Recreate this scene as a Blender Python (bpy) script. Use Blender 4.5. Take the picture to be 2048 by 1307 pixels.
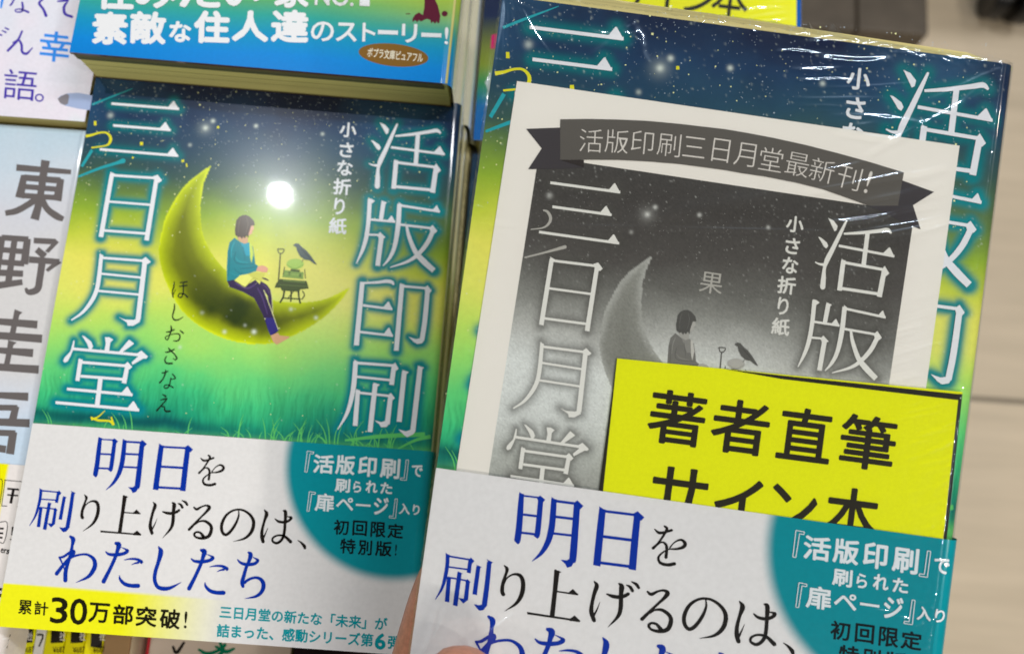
import bpy, math, random
import numpy as np
from mathutils import Matrix, Vector
random.seed(7); RNG = np.random.default_rng(7)
SC = bpy.context.scene
COL = SC.collection
for _o in list(bpy.data.objects): bpy.data.objects.remove(_o)

# ---------------------------------------------------------------- camera, world, lamps
F = 1650.0                                     # focal length in photograph pixels (2048 wide)
def rod(r):
    r = np.asarray(r, float); th = np.linalg.norm(r); k = r/th
    K = np.array([[0,-k[2],k[1]],[k[2],0,-k[0]],[-k[1],k[0],0]])
    return np.eye(3)+np.sin(th)*K+(1-np.cos(th))*K@K
PL = np.array([-1.95617236e-01,-7.44593104e-03,7.03413791e-02,-1.20257703e+02,-7.20943688e+01,2.38430214e+02])
PH = np.array([-2.39170879e-02,7.82824123e-03,1.37779755e-01,-1.89717708e+00,-6.77684710e+01,1.68899478e+02])
RL, RH = rod(PL[:3]), rod(PH[:3])
D = np.diag([1.,-1.,-1.])
def cam2world(P):                               # camera mm -> world metres; the displayed book's cover is the plane z = 0
    return (D @ (RL.T @ (np.asarray(P,float)-PL[3:]))) / 1000.0
cam_d = bpy.data.cameras.new('camera'); cam = bpy.data.objects.new('camera', cam_d); COL.objects.link(cam)
ex, ey, ez = (D@RL.T@np.array(v,float) for v in ((1,0,0),(0,-1,0),(0,0,-1)))
cl = cam2world((0,0,0))
cam.matrix_world = Matrix([[ex[i],ey[i],ez[i],cl[i]] for i in range(3)]+[[0,0,0,1]])
cam_d.sensor_width = 36.0; cam_d.lens = 36.0*F/2048.0; cam_d.clip_start = 0.01; cam_d.clip_end = 50
cam_d.dof.use_dof = True; cam_d.dof.focus_distance = 0.186; cam_d.dof.aperture_fstop = cam_d.lens/2.1
SC.camera = cam
W = bpy.data.worlds.new('World'); SC.world = W; W.use_nodes = True
W.node_tree.nodes['Background'].inputs[0].default_value = (1.0,0.94,0.84,1)
W.node_tree.nodes['Background'].inputs[1].default_value = 0.065
SC.view_settings.view_transform = 'Standard'; SC.view_settings.look = 'None'
SC.view_settings.exposure = -0.14; SC.view_settings.gamma = 1.0
SC.cycles.max_bounces = 8; SC.cycles.transparent_max_bounces = 12
SC.cycles.sample_clamp_indirect = 4.0

def lamp(name, loc, target, size, watts, colr=(1,0.95,0.88)):
    l = bpy.data.lights.new(name,'AREA'); l.shape='DISK'; l.size=size; l.energy=watts; l.color=colr
    o = bpy.data.objects.new(name,l); COL.objects.link(o); o.location=loc
    o.rotation_euler = (Vector(target)-Vector(loc)).to_track_quat('-Z','Y').to_euler()
    return o
_hp = np.array([0.0573,-0.0316,0.0]); _rd = np.array([-0.291,0.331,0.954]); _rd/=np.linalg.norm(_rd)
lamp('ceiling_spot', tuple(_hp+_rd*2.2), (0.06,-0.06,0), 0.038, 14.0, (0.94,0.97,1.0))
for (x,y,s,w) in ((1.9,0.3,0.08,5.0),(-1.5,-0.95,0.12,6.0),(0.1,1.9,0.10,4.0),(2.0,-0.9,0.10,11.0),(0.35,1.0,0.05,2.5)):
    lamp('ceiling_spot', (x,y,2.0), (0.1,-0.05,0), s, w, (1,0.93,0.83))

_strip = lamp('added_strip_light', (1.25,0.98,2.0), (0.15,-0.05,0), 1.2, 26.0, (0.95,0.96,0.98)); _strip.data.shape='RECTANGLE'; _strip.data.size_y=0.11  # strip light added so the film wrinkles catch long streaks
_strip.rotation_euler = (Vector((0.15,-0.05,0))-Vector((1.25,0.98,2.0))).to_track_quat('-Z','Y').to_euler(); _strip.rotation_euler = (math.radians(-24),math.radians(26),math.radians(-4))
_strip = lamp('added_strip_light', (1.1,-2.25,2.0), (0.15,-0.05,0), 1.2, 40.0, (1.0,0.93,0.83)); _strip.data.shape='RECTANGLE'; _strip.data.size_y=0.11  # second added strip light, for streaks and fill from the front
_strip.rotation_euler = (math.radians(46),math.radians(22),math.radians(3))
# ---------------------------------------------------------------- colour and projection helpers
def lin(c):
    c = np.asarray(c,float)/255.0
    return np.where(c<=0.04045, c/12.92, ((c+0.055)/1.055)**2.4)
WHITE = lin((206,203,194))
def ink(*rgb):                                   # photographed colour -> reflectance (photographed paper white = 0.78)
    return np.clip(lin(rgb)/WHITE*0.78, 0.002, 0.92)
def ray_uv(px, R, t, h=0.0):
    px = np.atleast_2d(np.asarray(px,float)); n = R[:,2]; t2 = t-n*h
    d = np.c_[(px[:,0]-1024)/F,(px[:,1]-653.5)/F,np.ones(len(px))]
    s = (n@t2)/(d@n)
    return ((R.T@((d*s[:,None])-t2).T).T)[:,:2]
def onL(px, h=0.0): return ray_uv(px, RL, PL[3:], h)     # on the displayed book (mm: u right, v down), h above its cover
def onH(px, h=0.0): return ray_uv(px, RH, PH[3:], h)     # on the held book
def zz(x0,y0,s,pts): return [(x0+p[0]/s, y0+p[1]/s)+tuple(q/s for q in p[2:]) for p in pts]
A_ART = np.array([[0.9914,-0.0199],[-0.0128,0.9859],[0.7202,-1.8478]])   # cover art on the held book
A_BW  = np.array([[0.7344,-0.0070],[-0.0130,0.7274],[10.7424,31.1843]])  # cover art on the flyer
A_OBI = np.array([[1.0069,-0.0010],[0.0131,0.9816],[-2.1738,-0.7105]])   # band print on the held book
def aff(A, P): return np.asarray(P,float)@A[:2]+A[2]
def iaff(A, P): return (np.asarray(P,float)-A[2])@np.linalg.inv(A[:2])
IDA = np.array([[1.,0],[0,1],[0,0]])

# ---------------------------------------------------------------- materials
def newmat(name):
    m = bpy.data.materials.new(name); m.use_nodes = True
    nt = m.node_tree; return m, nt, nt.nodes['Principled BSDF']
def N(nt,t,**kw):
    n = nt.nodes.new(t)
    for k,v in kw.items(): setattr(n,k,v)
    return n
def noise_bump(nt, b, scale, strength, dist=0.0002, target='Normal'):
    tc = N(nt,'ShaderNodeTexCoord'); no = N(nt,'ShaderNodeTexNoise'); bu = N(nt,'ShaderNodeBump')
    no.inputs['Scale'].default_value = scale; no.inputs['Detail'].default_value = 4
    bu.inputs['Strength'].default_value = strength; bu.inputs['Distance'].default_value = dist
    nt.links.new(tc.outputs['Object'], no.inputs['Vector']); nt.links.new(no.outputs['Fac'], bu.inputs['Height'])
    nt.links.new(bu.outputs['Normal'], b.inputs[target]); return no
def mat_print(name, gloss=True):                 # colour comes from the mesh attribute 'ink'
    m, nt, b = newmat(name)
    a = N(nt,'ShaderNodeAttribute', attribute_name='ink')
    tc = N(nt,'ShaderNodeTexCoord'); no = N(nt,'ShaderNodeTexNoise'); no.inputs['Scale'].default_value = 900; no.inputs['Detail'].default_value = 5
    mr = N(nt,'ShaderNodeMapRange'); mr.inputs[1].default_value=.3; mr.inputs[2].default_value=.7; mr.inputs[3].default_value = .97; mr.inputs[4].default_value = 1.03
    mx = N(nt,'ShaderNodeVectorMath', operation='MULTIPLY')
    nt.links.new(tc.outputs['Object'],no.inputs['Vector']); nt.links.new(no.outputs['Fac'],mr.inputs[0])
    nt.links.new(a.outputs['Color'],mx.inputs[0]); nt.links.new(mr.outputs[0],mx.inputs[1]); nt.links.new(mx.outputs[0],b.inputs['Base Color'])
    finish(nt,b,gloss); return m
def finish(nt,b,gloss):
    if gloss:
        b.inputs['Roughness'].default_value = 0.20
        b.inputs['Specular IOR Level'].default_value = 0.13
        b.inputs['Coat Weight'].default_value = 0.55; b.inputs['Coat Roughness'].default_value = 0.03
        noise_bump(nt,b,90,0.3,0.00004,'Coat Normal')
    else:
        b.inputs['Roughness'].default_value = 0.75; b.inputs['Specular IOR Level'].default_value = 0.2
_flat = {}
def mat_flat(rgb, gloss=True):
    k = (tuple(rgb),gloss)
    if k not in _flat:
        m, nt, b = newmat('printed_ink'); b.inputs['Base Color'].default_value = (*ink(*rgb),1)
        finish(nt,b,gloss); _flat[k] = m
    return _flat[k]
ART = mat_print('laminated_print'); PAPERP = mat_print('plain_paper_print', False)
def mat_pages(rgb=(176,170,110)):
    m, nt, b = newmat('page_edges')
    tc = N(nt,'ShaderNodeTexCoord'); mp = N(nt,'ShaderNodeMapping'); no = N(nt,'ShaderNodeTexNoise'); cr = N(nt,'ShaderNodeValToRGB')
    mp.inputs['Scale'].default_value = (6,6,4500); no.inputs['Scale'].default_value = 1.0; no.inputs['Detail'].default_value = 3
    c = ink(*rgb); cr.color_ramp.elements[0].position=.3; cr.color_ramp.elements[1].position=.7
    cr.color_ramp.elements[0].color = (*(c*0.72),1); cr.color_ramp.elements[1].color = (*(c*1.1),1)
    nt.links.new(tc.outputs['Object'],mp.inputs[0]); nt.links.new(mp.outputs[0],no.inputs['Vector']); nt.links.new(no.outputs['Fac'],cr.inputs[0]); nt.links.new(cr.outputs[0],b.inputs['Base Color'])
    b.inputs['Roughness'].default_value = .85; b.inputs['Specular IOR Level'].default_value = .1
    return m
PAGES = mat_pages()
SPINE = mat_flat((205,190,140))
def mat_film():
    m = bpy.data.materials.new('shrink_film'); m.use_nodes = True; nt = m.node_tree; nt.nodes.clear()
    out = N(nt,'ShaderNodeOutputMaterial'); mx = N(nt,'ShaderNodeMixShader'); tr = N(nt,'ShaderNodeBsdfTransparent'); gl = N(nt,'ShaderNodeBsdfGlossy')
    lw = N(nt,'ShaderNodeFresnel'); lw.inputs['IOR'].default_value = 1.48
    mu = N(nt,'ShaderNodeMath', operation='MULTIPLY'); mu.inputs[1].default_value = 1.6; mu.use_clamp = True
    tr.inputs[0].default_value = (1,1,.995,1); gl.inputs['Roughness'].default_value = .04; gl.inputs['Color'].default_value = (.78,.88,1,1)
    g2 = N(nt,'ShaderNodeBsdfGlossy'); g2.inputs['Roughness'].default_value=.24; g2.inputs['Color'].default_value=(.62,.80,1,1); gm=N(nt,'ShaderNodeMixShader'); gm.inputs[0].default_value=.28
    nt.links.new(gl.outputs[0],gm.inputs[1]); nt.links.new(g2.outputs[0],gm.inputs[2])
    tc = N(nt,'ShaderNodeTexCoord'); no = N(nt,'ShaderNodeTexNoise'); bu = N(nt,'ShaderNodeBump')
    no.inputs['Scale'].default_value = 140; no.inputs['Detail'].default_value = 3; bu.inputs['Strength'].default_value=.2; bu.inputs['Distance'].default_value=.0001
    nt.links.new(tc.outputs['Object'],no.inputs['Vector']); nt.links.new(no.outputs['Fac'],bu.inputs['Height']); nt.links.new(bu.outputs['Normal'],gl.inputs['Normal'])
    nt.links.new(lw.outputs[0],mu.inputs[0]); mi=N(nt,'ShaderNodeMath',operation='MINIMUM'); mi.inputs[1].default_value=.26; nt.links.new(mu.outputs[0],mi.inputs[0]); nt.links.new(mi.outputs[0],mx.inputs[0]); nt.links.new(tr.outputs[0],mx.inputs[1]); nt.links.new(gm.outputs[0],mx.inputs[2]); nt.links.new(mx.outputs[0],out.inputs[0])
    return m
FILM = mat_film()

# ---------------------------------------------------------------- objects, meshes
def thing(name, label, cat, group=None, loc=(0,0,0), rot=None):
    o = bpy.data.objects.new(name,None); COL.objects.link(o); o.empty_display_size=.01
    if rot is not None: o.matrix_world = rot
    else: o.location = loc
    o['label']=label; o['category']=cat
    if group: o['group']=group
    return o
def tag(o,label,cat,group=None):
    o['label']=label; o['category']=cat
    if group: o['group']=group
    return o
def mk(name, V, Fc, mat, parent=None, color=None, smooth=False):
    """V in millimetres (u right, v down, h up) -> local metres."""
    V = np.asarray(V,float); co = np.c_[V[:,0],-V[:,1],V[:,2]]/1000.0
    me = bpy.data.meshes.new(name)
    if isinstance(Fc,np.ndarray):
        nf=len(Fc); k=Fc.shape[1]; me.vertices.add(len(co)); me.vertices.foreach_set('co',co.ravel().astype(np.float32))
        me.loops.add(nf*k); me.loops.foreach_set('vertex_index',Fc.ravel().astype(np.int32))
        me.polygons.add(nf); me.polygons.foreach_set('loop_start',np.arange(0,nf*k,k,dtype=np.int32)); me.polygons.foreach_set('loop_total',np.full(nf,k,dtype=np.int32))
        me.update(calc_edges=True)
    else:
        me.from_pydata([tuple(c) for c in co],[],[tuple(f) for f in Fc]); me.update()
    if color is not None:
        a = me.color_attributes.new('ink','FLOAT_COLOR','POINT')
        a.data.foreach_set('color',np.c_[color,np.ones(len(color))].ravel().astype(np.float32))
    for mm in (mat if isinstance(mat,list) else [mat]): me.materials.append(mm)
    if smooth: me.polygons.foreach_set('use_smooth',np.ones(len(me.polygons),bool))
    o = bpy.data.objects.new(name,me); COL.objects.link(o)
    if parent: o.parent = parent
    return o
def box(name,u0,u1,v0,v1,h0,h1,mat,parent=None,bevel=0.0):
    V=[(u,v,h) for h in (h0,h1) for v in (v0,v1) for u in (u0,u1)]
    Fc=[(0,1,3,2),(4,6,7,5),(0,4,5,1),(2,3,7,6),(0,2,6,4),(1,5,7,3)]
    o=mk(name,V,Fc,mat,parent)
    if bevel:
        b=o.modifiers.new('bevel','BEVEL'); b.width=bevel/1000; b.segments=3
    return o

# ---- a cover's cross section: flat front, rounded shoulder, spine side
RS = 3.2
class Prof:
    def __init__(s,Wd,T,R=RS): s.W,s.T,s.R=Wd,T,R
    def __call__(s,u,v,h):
        u=np.asarray(u,float); v=np.asarray(v,float)+0*u; h=np.asarray(h,float)+0*u
        x=u.copy(); z=h.copy(); k=s.W-s.R
        a=np.clip((u-k)/s.R,0,math.pi/2); m=u>k
        x=np.where(m,k+(s.R+h)*np.sin(a),x); z=np.where(m,-s.R+(s.R+h)*np.cos(a),z)
        e=u-(k+s.R*math.pi/2); m2=e>0
        z=np.where(m2,-s.R-e,z); x=np.where(m2,s.W+h,x)
        x=x+0.25*np.exp(-((u-0)/6.0)**2)*0; return np.c_[x,v,z]
    def send(s): return s.W-s.R+s.R*math.pi/2+(s.T-s.R)
def grid(name,mp,u0,u1,v0,v1,step,colf,mat,parent,h=0.0,smooth=True,hf=None):
    nu=int((u1-u0)/step)+2; nv=int((v1-v0)/step)+2
    U,Vv=np.meshgrid(np.linspace(u0,u1,nu),np.linspace(v0,v1,nv)); U=U.ravel(); Vv=Vv.ravel()
    P=mp(U,Vv,h if hf is None else h+hf(U,Vv))
    i=np.arange(nu*nv).reshape(nv,nu)
    Fc=np.stack([i[:-1,:-1],i[1:,:-1],i[1:,1:],i[:-1,1:]],-1).reshape(-1,4)
    c=None if colf is None else np.clip(colf(U,Vv),0.002,.95)
    return mk(name,P,Fc,mat,parent,c,smooth)

# ---------------------------------------------------------------- strokes and lettering
def smooth_path(P,n=5):
    P=np.asarray(P,float)
    if len(P)<3: return P
    Q=np.vstack([2*P[0]-P[1],P,2*P[-1]-P[-2]]); out=[]
    for i in range(1,len(Q)-2):
        p0,p1,p2,p3=Q[i-1:i+3]
        for t in np.linspace(0,1,n,endpoint=False):
            out.append(0.5*((2*p1)+(-p0+p2)*t+(2*p0-5*p1+4*p2-p3)*t*t+(-p0+3*p1-3*p2+p3)*t**3))
    out.append(P[-1]); return np.array(out)
def ribbon(P,rnd=False):
    """(x,y,w) path -> (verts, faces)"""
    S=smooth_path(P); S[:,2]=np.maximum(S[:,2],0.05)
    if rnd:
        for e in (0,-1):
            d=S[e,:2]-S[1 if e==0 else -2,:2]; d/=np.linalg.norm(d)+1e-9; w=S[e,2]
            ex_=[np.r_[S[e,:2]+d*w*k,w*q] for k,q in ((.18,.86),(.34,.6),(.44,.25))]
            S=np.vstack([ex_[::-1],S]) if e==0 else np.vstack([S,ex_])
    T=np.gradient(S[:,:2],axis=0); T/=np.linalg.norm(T,axis=1)[:,None]+1e-9
    Nn=np.c_[-T[:,1],T[:,0]]*S[:,2:3]/2
    V=np.vstack([S[:,:2]+Nn,S[:,:2]-Nn]); n=len(S)
    return V,[(i,i+1,n+i+1,n+i) for i in range(n-1)],S
class Ink:
    """flat shapes in millimetres on a page: list of (verts, faces); segs keeps centre lines for halos"""
    def __init__(s): s.sh=[]; s.seg=[]
    def path(s,P,inv,rnd=False):
        V,Fc,S=ribbon(P,rnd); s.sh.append((inv(V),Fc)); c=inv(S[:,:2])
        e=inv(S[:,:2]+np.c_[S[:,2]/2,0*S[:,2]])
        r=np.linalg.norm(e-c,axis=1); s.seg+= [(c[i],c[i+1],min(r[i],r[i+1])) for i in range(len(c)-1)]
    def poly(s,P,inv):
        V=inv(np.asarray(P,float)[:,:2]); s.sh.append((V,[tuple(range(len(V)))]))
        s.seg+=[(V[i],V[(i+1)%len(V)],0.1) for i in range(len(V))]
    def hbar(s,x0,y0,x1,y1,w,inv,L=95,Hh=48):
        s.path([(x0,y0,w),(x1,y1,w)],inv)
        d=np.array([x1-x0,y1-y0],float); d/=np.linalg.norm(d); up=np.array([d[1],-d[0]]); e=np.array([x1,y1])-up*w*.4
        s.poly([e-d*L,e-d*L+up*w*.5,e-d*L*.55+up*Hh*1.42,e-d*L*.47+up*Hh*1.42,e+d*2+up*w*.2,e],inv)
    def emit(s,mp,A,name,mat,parent,h,step=0.0015):
        V=[];Fc=[];n=0
        for i,(v,f) in enumerate(s.sh):
            p=aff(A,v); V.append(mp(p[:,0],p[:,1],h+min(i*step,.16)+(i%7)*1e-5)); Fc+=[tuple(a+n for a in q) for q in f]; n+=len(v)
        return mk(name,np.vstack(V),Fc,mat,parent)
_gl={}
def glyph(ch,bold):
    k=(ch,bold)
    if k not in _gl:
        c=bpy.data.curves.new('t','FONT'); c.body=ch; c.offset=bold; c.resolution_u=3; c.fill_mode='FRONT'
        o=bpy.data.objects.new('t',c); COL.objects.link(o)
        dg=bpy.context.evaluated_depsgraph_get(); e=o.evaluated_get(dg); m=e.to_mesh()
        V=np.array([(v.co.x,-v.co.y) for v in m.vertices]); Fc=[tuple(p.vertices) for p in m.polygons]
        e.to_mesh_clear(); bpy.data.objects.remove(o); bpy.data.curves.remove(c)
        lo,hi=V.min(0),V.max(0); _gl[k]=((V-(lo+hi)/2)/np.maximum(hi-lo,1e-6),Fc)
    return _gl[k]
def put(I,ch,cx,cy,w,h,ang,inv,bold=0.0):
    V,Fc=glyph(ch,min(bold,0.0)); a=math.radians(ang); P=V*[w-2*max(bold,0)*h*1.15,h-2*max(bold,0)*h*1.15]
    P=np.c_[cx+P[:,0]*math.cos(a)-P[:,1]*math.sin(a), cy+P[:,0]*math.sin(a)+P[:,1]*math.cos(a)]
    k=bold*min(h,1.2*w if len(ch)==1 else h)*1.15
    for j in range(6 if bold>0.004 else 1):
        q=P+([k*math.cos(j*1.0472+.5),k*math.sin(j*1.0472+.5)] if bold>0.004 else [0,0]); I.sh.append((inv(q),Fc))
def run(I,txt,x0,y0,x1,y1,h,inv,bold=0.0):
    put(I,txt,(x0+x1)/2,(y0+y1)/2,math.hypot(x1-x0,y1-y0),h,math.degrees(math.atan2(y1-y0,x1-x0)),inv,bold)

# ---------------------------------------------------------------- the cover's title, traced stroke by stroke
TITLE=Ink()
def trA(kind,*a,**k): _tr(150,180,4.083,kind,*a,**k)
def _tr(x0,y0,s,kind,*a,**k):
    inv=lambda P: onL(np.asarray(P,float)/s+[x0,y0])
    getattr(TITLE,kind)(*a,inv,**k)
A=lambda kind,*a,**k:_tr(150,180,4.083,kind,*a,**k)
A('hbar',298,112,850,156,20); A('hbar',312,290,782,328,20); A('hbar',203,485,843,538,20)
A('path',[(303,685,34),(212,1200,38)]); A('poly',[(288,668),(335,690),(300,705)])
A('path',[(668,715,34),(585,1228,38)]); A('poly',[(640,705),(675,693),(712,738),(690,757),(650,750)])
A('path',[(310,697,20),(660,720,20)]); A('path',[(275,911,18),(620,938,18)]); A('path',[(240,1147,20),(590,1173,20)])
B=lambda kind,*a,**k:_tr(100,490,3.63,kind,*a,**k)
B('path',[(374,70,26),(357,230,30),(338,330,30),(300,410,28),(235,490,20),(155,545,10)]); B('poly',[(362,58),(394,87),(360,98)])
B('path',[(385,93,18),(678,114,18)]); B('poly',[(662,110),(695,86),(733,122),(715,136),(680,142)]); B('path',[(690,118,34),(640,540,36)])
B('poly',[(500,522),(545,540),(610,542),(657,525),(652,558),(605,585),(565,585),(560,562)])
B('path',[(368,207,16),(662,236,16)]); B('path',[(350,332,16),(645,359,16)])
B('poly',[(232,655),(250,660),(300,700),(314,735),(302,756),(285,756),(270,715)])
B('poly',[(400,668),(430,668),(460,685),(438,708),(430,772),(395,770),(406,715)]); B('poly',[(575,685),(612,715),(520,782),(498,777)])
B('poly',[(172,690),(180,693),(175,745),(150,805),(130,842),(108,853),(97,840),(105,818),(150,770)])
B('path',[(168,752,20),(660,797,20)]); B('poly',[(622,792),(665,765),(712,808),(700,823),(680,822),(600,868),(593,850),(640,808)])
B('path',[(224,828,30),(200,985,30)]); B('poly',[(212,818),(245,842),(225,855)]); B('path',[(235,850,20),(560,876,20)])
B('poly',[(540,868),(565,846),(598,884),(578,902),(550,900)]); B('path',[(562,880,30),(538,1002,34)]); B('path',[(222,950,20),(540,974,20)])
B('path',[(368,965,32),(343,1168,34)]); B('hbar',125,1043,600,1086,20,L=85,Hh=44); B('hbar',42,1141,648,1196,21,L=90,Hh=48)
C=lambda kind,*a,**k:_tr(680,220,3.844,kind,*a,**k)
C('poly',[(305,97),(345,113),(377,150),(371,180),(355,188),(340,160)]); C('poly',[(237,233),(255,236),(302,268),(314,293),(302,312),(285,303),(265,272)])
C('path',[(440,110,14),(400,200,26),(350,310,32),(312,390,36),(294,450,24),(290,520,34),(287,588,40)],rnd=True); C('path',[(222,412,8),(255,425,14),(300,428,24)])
C('path',[(425,202,14),(560,188,22),(680,170,26),(745,160,28),(775,182,12)]); C('path',[(600,190,32),(582,425,34)])
C('hbar',392,288,806,342,18,L=90,Hh=44); C('path',[(432,388,34),(413,607,36)]); C('poly',[(418,378),(455,402),(430,412)])
C('path',[(440,405,20),(745,442,20)]); C('poly',[(718,440),(740,413),(776,465),(755,485),(728,478)]); C('path',[(738,450,36),(712,637,38)]); C('path',[(425,590,22),(715,617,22)])
C('path',[(230,688,32),(220,850,32),(202,980,32),(172,1080,26),(126,1180,8)]); C('poly',[(215,680),(240,682),(270,700),(243,722)])
C('path',[(336,705,34),(313,858,32)]); C('poly',[(318,695),(362,712),(343,728)]); C('hbar',232,842,426,860,17,L=65,Hh=36)
C('path',[(212,958,16),(315,962,16)]); C('poly',[(288,962),(308,938),(351,980),(330,990),(300,990)]); C('path',[(320,970,36),(290,1198,36)])
C('path',[(458,722,34),(446,900,36),(420,1050,32),(380,1140,24),(332,1198,8)]); C('poly',[(450,708),(490,735),(460,745)]); C('hbar',465,735,768,782,18,L=60,Hh=36)
C('path',[(465,882,18),(705,910,18)]); C('poly',[(685,908),(712,884),(748,930),(733,948),(700,946)]); C('path',[(718,925,34),(670,1025,34),(600,1110,30),(520,1165,22),(386,1210,8)])
C('path',[(513,890,18),(530,970,28),(580,1090,36),(640,1160,44),(722,1235,40)])
Dd=lambda kind,*a,**k:_tr(650,540,3.736,kind,*a,**k)
Dd('path',[(280,88,34),(235,562,38)]); Dd('path',[(280,98,14),(390,92,20),(460,84,26),(498,90,26),(515,110,12)])
Dd('hbar',283,263,504,292,18,L=72,Hh=42); Dd('hbar',258,461,508,490,18,L=72,Hh=44)
Dd('path',[(576,105,34),(533,602,36)]); Dd('poly',[(562,95),(600,118),(575,128)]); Dd('path',[(575,120,18),(770,137,18)]); Dd('poly',[(742,133),(767,114),(797,155),(780,175),(752,172)])
Dd('path',[(768,145,34),(746,380,36),(724,525,36)]); Dd('poly',[(625,498),(680,515),(720,508),(742,520),(728,545),(690,552),(665,538)])
Dd('path',[(230,680,34),(217,850,36),(196,970,32),(160,1080,24),(96,1190,6)]); Dd('poly',[(218,665),(255,690),(230,702)]); Dd('path',[(230,692,20),(530,714,20)])
Dd('poly',[(502,710),(525,690),(550,735),(535,750),(503,745)]); Dd('path',[(516,718,34),(498,857,36)]); Dd('path',[(232,795,18),(505,823,18)])
Dd('path',[(247,895,32),(226,1162,36)]); Dd('poly',[(235,885),(268,910),(245,920)]); Dd('path',[(245,914,18),(492,940,18)]); Dd('poly',[(470,936),(492,915),(523,956),(505,970),(475,968)])
Dd('path',[(490,945,34),(466,1150,38)]); Dd('poly',[(370,1120),(420,1134),(462,1122),(484,1140),(462,1170),(420,1173),(406,1150)]); Dd('path',[(377,848,36),(337,1208,36)]); Dd('poly',[(360,838),(412,855),(390,872)])
Dd('path',[(594,755,36),(555,1132,38)]); Dd('poly',[(575,742),(628,762),(605,778)]); Dd('path',[(712,722,36),(680,1000,38),(656,1205,38)]); Dd('poly',[(692,712),(740,728),(718,748)]); Dd('poly',[(550,1188),(605,1203),(648,1188),(674,1205),(660,1225),(615,1247),(592,1232)])

SUBT=Ink()
for ch,x,y,w,h in (('小',696.4,260,34,30),('さ',693,300,28,30),('な',690,336,31,31),('折',684.5,373.6,36,33),('り',679,413,22,34),('紙',675.8,452,36,33)):
    put(SUBT,ch,x,y,w,h,4.5,onL,0.026)
AUTH=Ink()
inv=lambda P: onL(np.asarray(P,float)/4.357+[280,540])
for p in ([(300,100,6),(295,150,12),(283,190,10),(290,235,12)],[(290,215,8),(312,168,4)],[(350,110,8),(412,102,11)],[(345,142,8),(410,133,11)],
  [(378,108,9),(378,190,10),(362,236,10),(334,230,8),(345,206,8),(385,208,9),(415,234,14)],[(302,295,8),(300,340,13),(285,400,10),(300,432,13),(335,432,10),(378,408,4)],
  [(270,485,8),(275,510,14),(262,560,10),(240,607,8),(222,590,8),(240,572,6),(300,555,7),(345,560,11),(345,600,12),(320,617,10),(292,615,6)],[(230,540,6),(262,536,12),(300,518,10)],[(352,526,8),(378,548,14)],
  [(222,715,6),(250,712,12),(300,690,10)],[(250,680,10),(265,697,13),(300,730,10),(322,765,14),(310,780,10),(290,768,4)],[(232,750,8),(218,780,10),(232,810,14),(282,812,13)],
  [(192,895,6),(215,892,12),(245,880,8)],[(225,870,8),(222,900,12),(200,950,10),(172,980,13)],[(285,905,10),(310,940,10),(275,950,6)],[(270,940,8),(262,985,10),(245,1022,10),(215,1026,8),(215,1005,8),(250,1000,8),(290,1022,12)],
  [(200,1082,8),(225,1098,16)],[(180,1130,6),(215,1122,12),(236,1120,10),(195,1170,10),(148,1222,14)],[(190,1188,8),(213,1190,10),(222,1226,14),(264,1228,14)]):
    AUTH.path(p,inv,True)

# ---------------------------------------------------------------- picture on the cover
MOON=onL([(422,331),(395,349),(365.5,376),(343.5,410),(327.6,444.5),(319,491),(317.5,503),(322,532),(334,569),(356,610.6),(385.7,642),(427.4,668),(471.4,683),(513,688),(545,685.5),(579,674),(618,654.7),(655,627.8),(682,600.8),(700.4,573.9),
  (667,591),(638,600.8),(601,604.5),(569,603),(545,599.6),(510.6,586),(480,566),(453,542),(430,516),(415,490.6),(404,461),(401,424.5),(402,400),(407,368.6)])
_o=smooth_path(np.c_[MOON[:20],np.ones(20)],6)[:,:2]; _i=smooth_path(np.c_[np.vstack([MOON[19:],MOON[:1]]),np.ones(16)],6)[:,:2]
MOONP=np.vstack([_o,_i[1:-1]])
def segdist(P,a,b):
    d=b-a; L=d@d+1e-12; t=np.clip(((P-a)@d)/L,0,1); return np.linalg.norm(P-a-t[:,None]*d,axis=1)
def inside(P,poly):
    x,y=P[:,0],P[:,1]; r=np.zeros(len(P),bool); n=len(poly)
    for i in range(n):
        (x0,y0),(x1,y1)=poly[i],poly[i-1]
        c=((y0>y)!=(y1>y)); r^= c&(x<(x1-x0)*(y-y0)/((y1-y0) if y1!=y0 else 1e-9)+x0)
    return r
def pdist(P,poly,closed=True,m=8.0):
    d=np.full(len(P),1e3); n=len(poly)
    for i in range(n if closed else n-1):
        a,b=poly[i],poly[(i+1)%n]; lo=np.minimum(a,b)-m; hi=np.maximum(a,b)+m
        k=np.where((P[:,0]>lo[0])&(P[:,0]<hi[0])&(P[:,1]>lo[1])&(P[:,1]<hi[1]))[0]
        if len(k): d[k]=np.minimum(d[k],segdist(P[k],a,b))
    return d
def halo_dist(P,segs,m=5.0):
    d=np.full(len(P),1e3)
    for a,b,r in segs:
        lo=np.minimum(a,b)-m; hi=np.maximum(a,b)+m
        k=np.where((P[:,0]>lo[0])&(P[:,0]<hi[0])&(P[:,1]>lo[1])&(P[:,1]<hi[1]))[0]
        if len(k): d[k]=np.minimum(d[k],segdist(P[k],a,b)-r)
    return d
def vnoise(P,s,seed):
    r=np.random.default_rng(seed).random((64,64)); q=P/s; i=np.floor(q).astype(int); f=q-i; f=f*f*(3-2*f)
    g=lambda a,b:r[a%64,b%64]
    return (g(i[:,0],i[:,1])*(1-f[:,0])+g(i[:,0]+1,i[:,1])*f[:,0])*(1-f[:,1])+(g(i[:,0],i[:,1]+1)*(1-f[:,0])+g(i[:,0]+1,i[:,1]+1)*f[:,0])*f[:,1]
def fbm(P,s,seed): return sum(vnoise(P,s/2**k,seed+k)*0.5**k for k in range(4))/1.875
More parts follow.
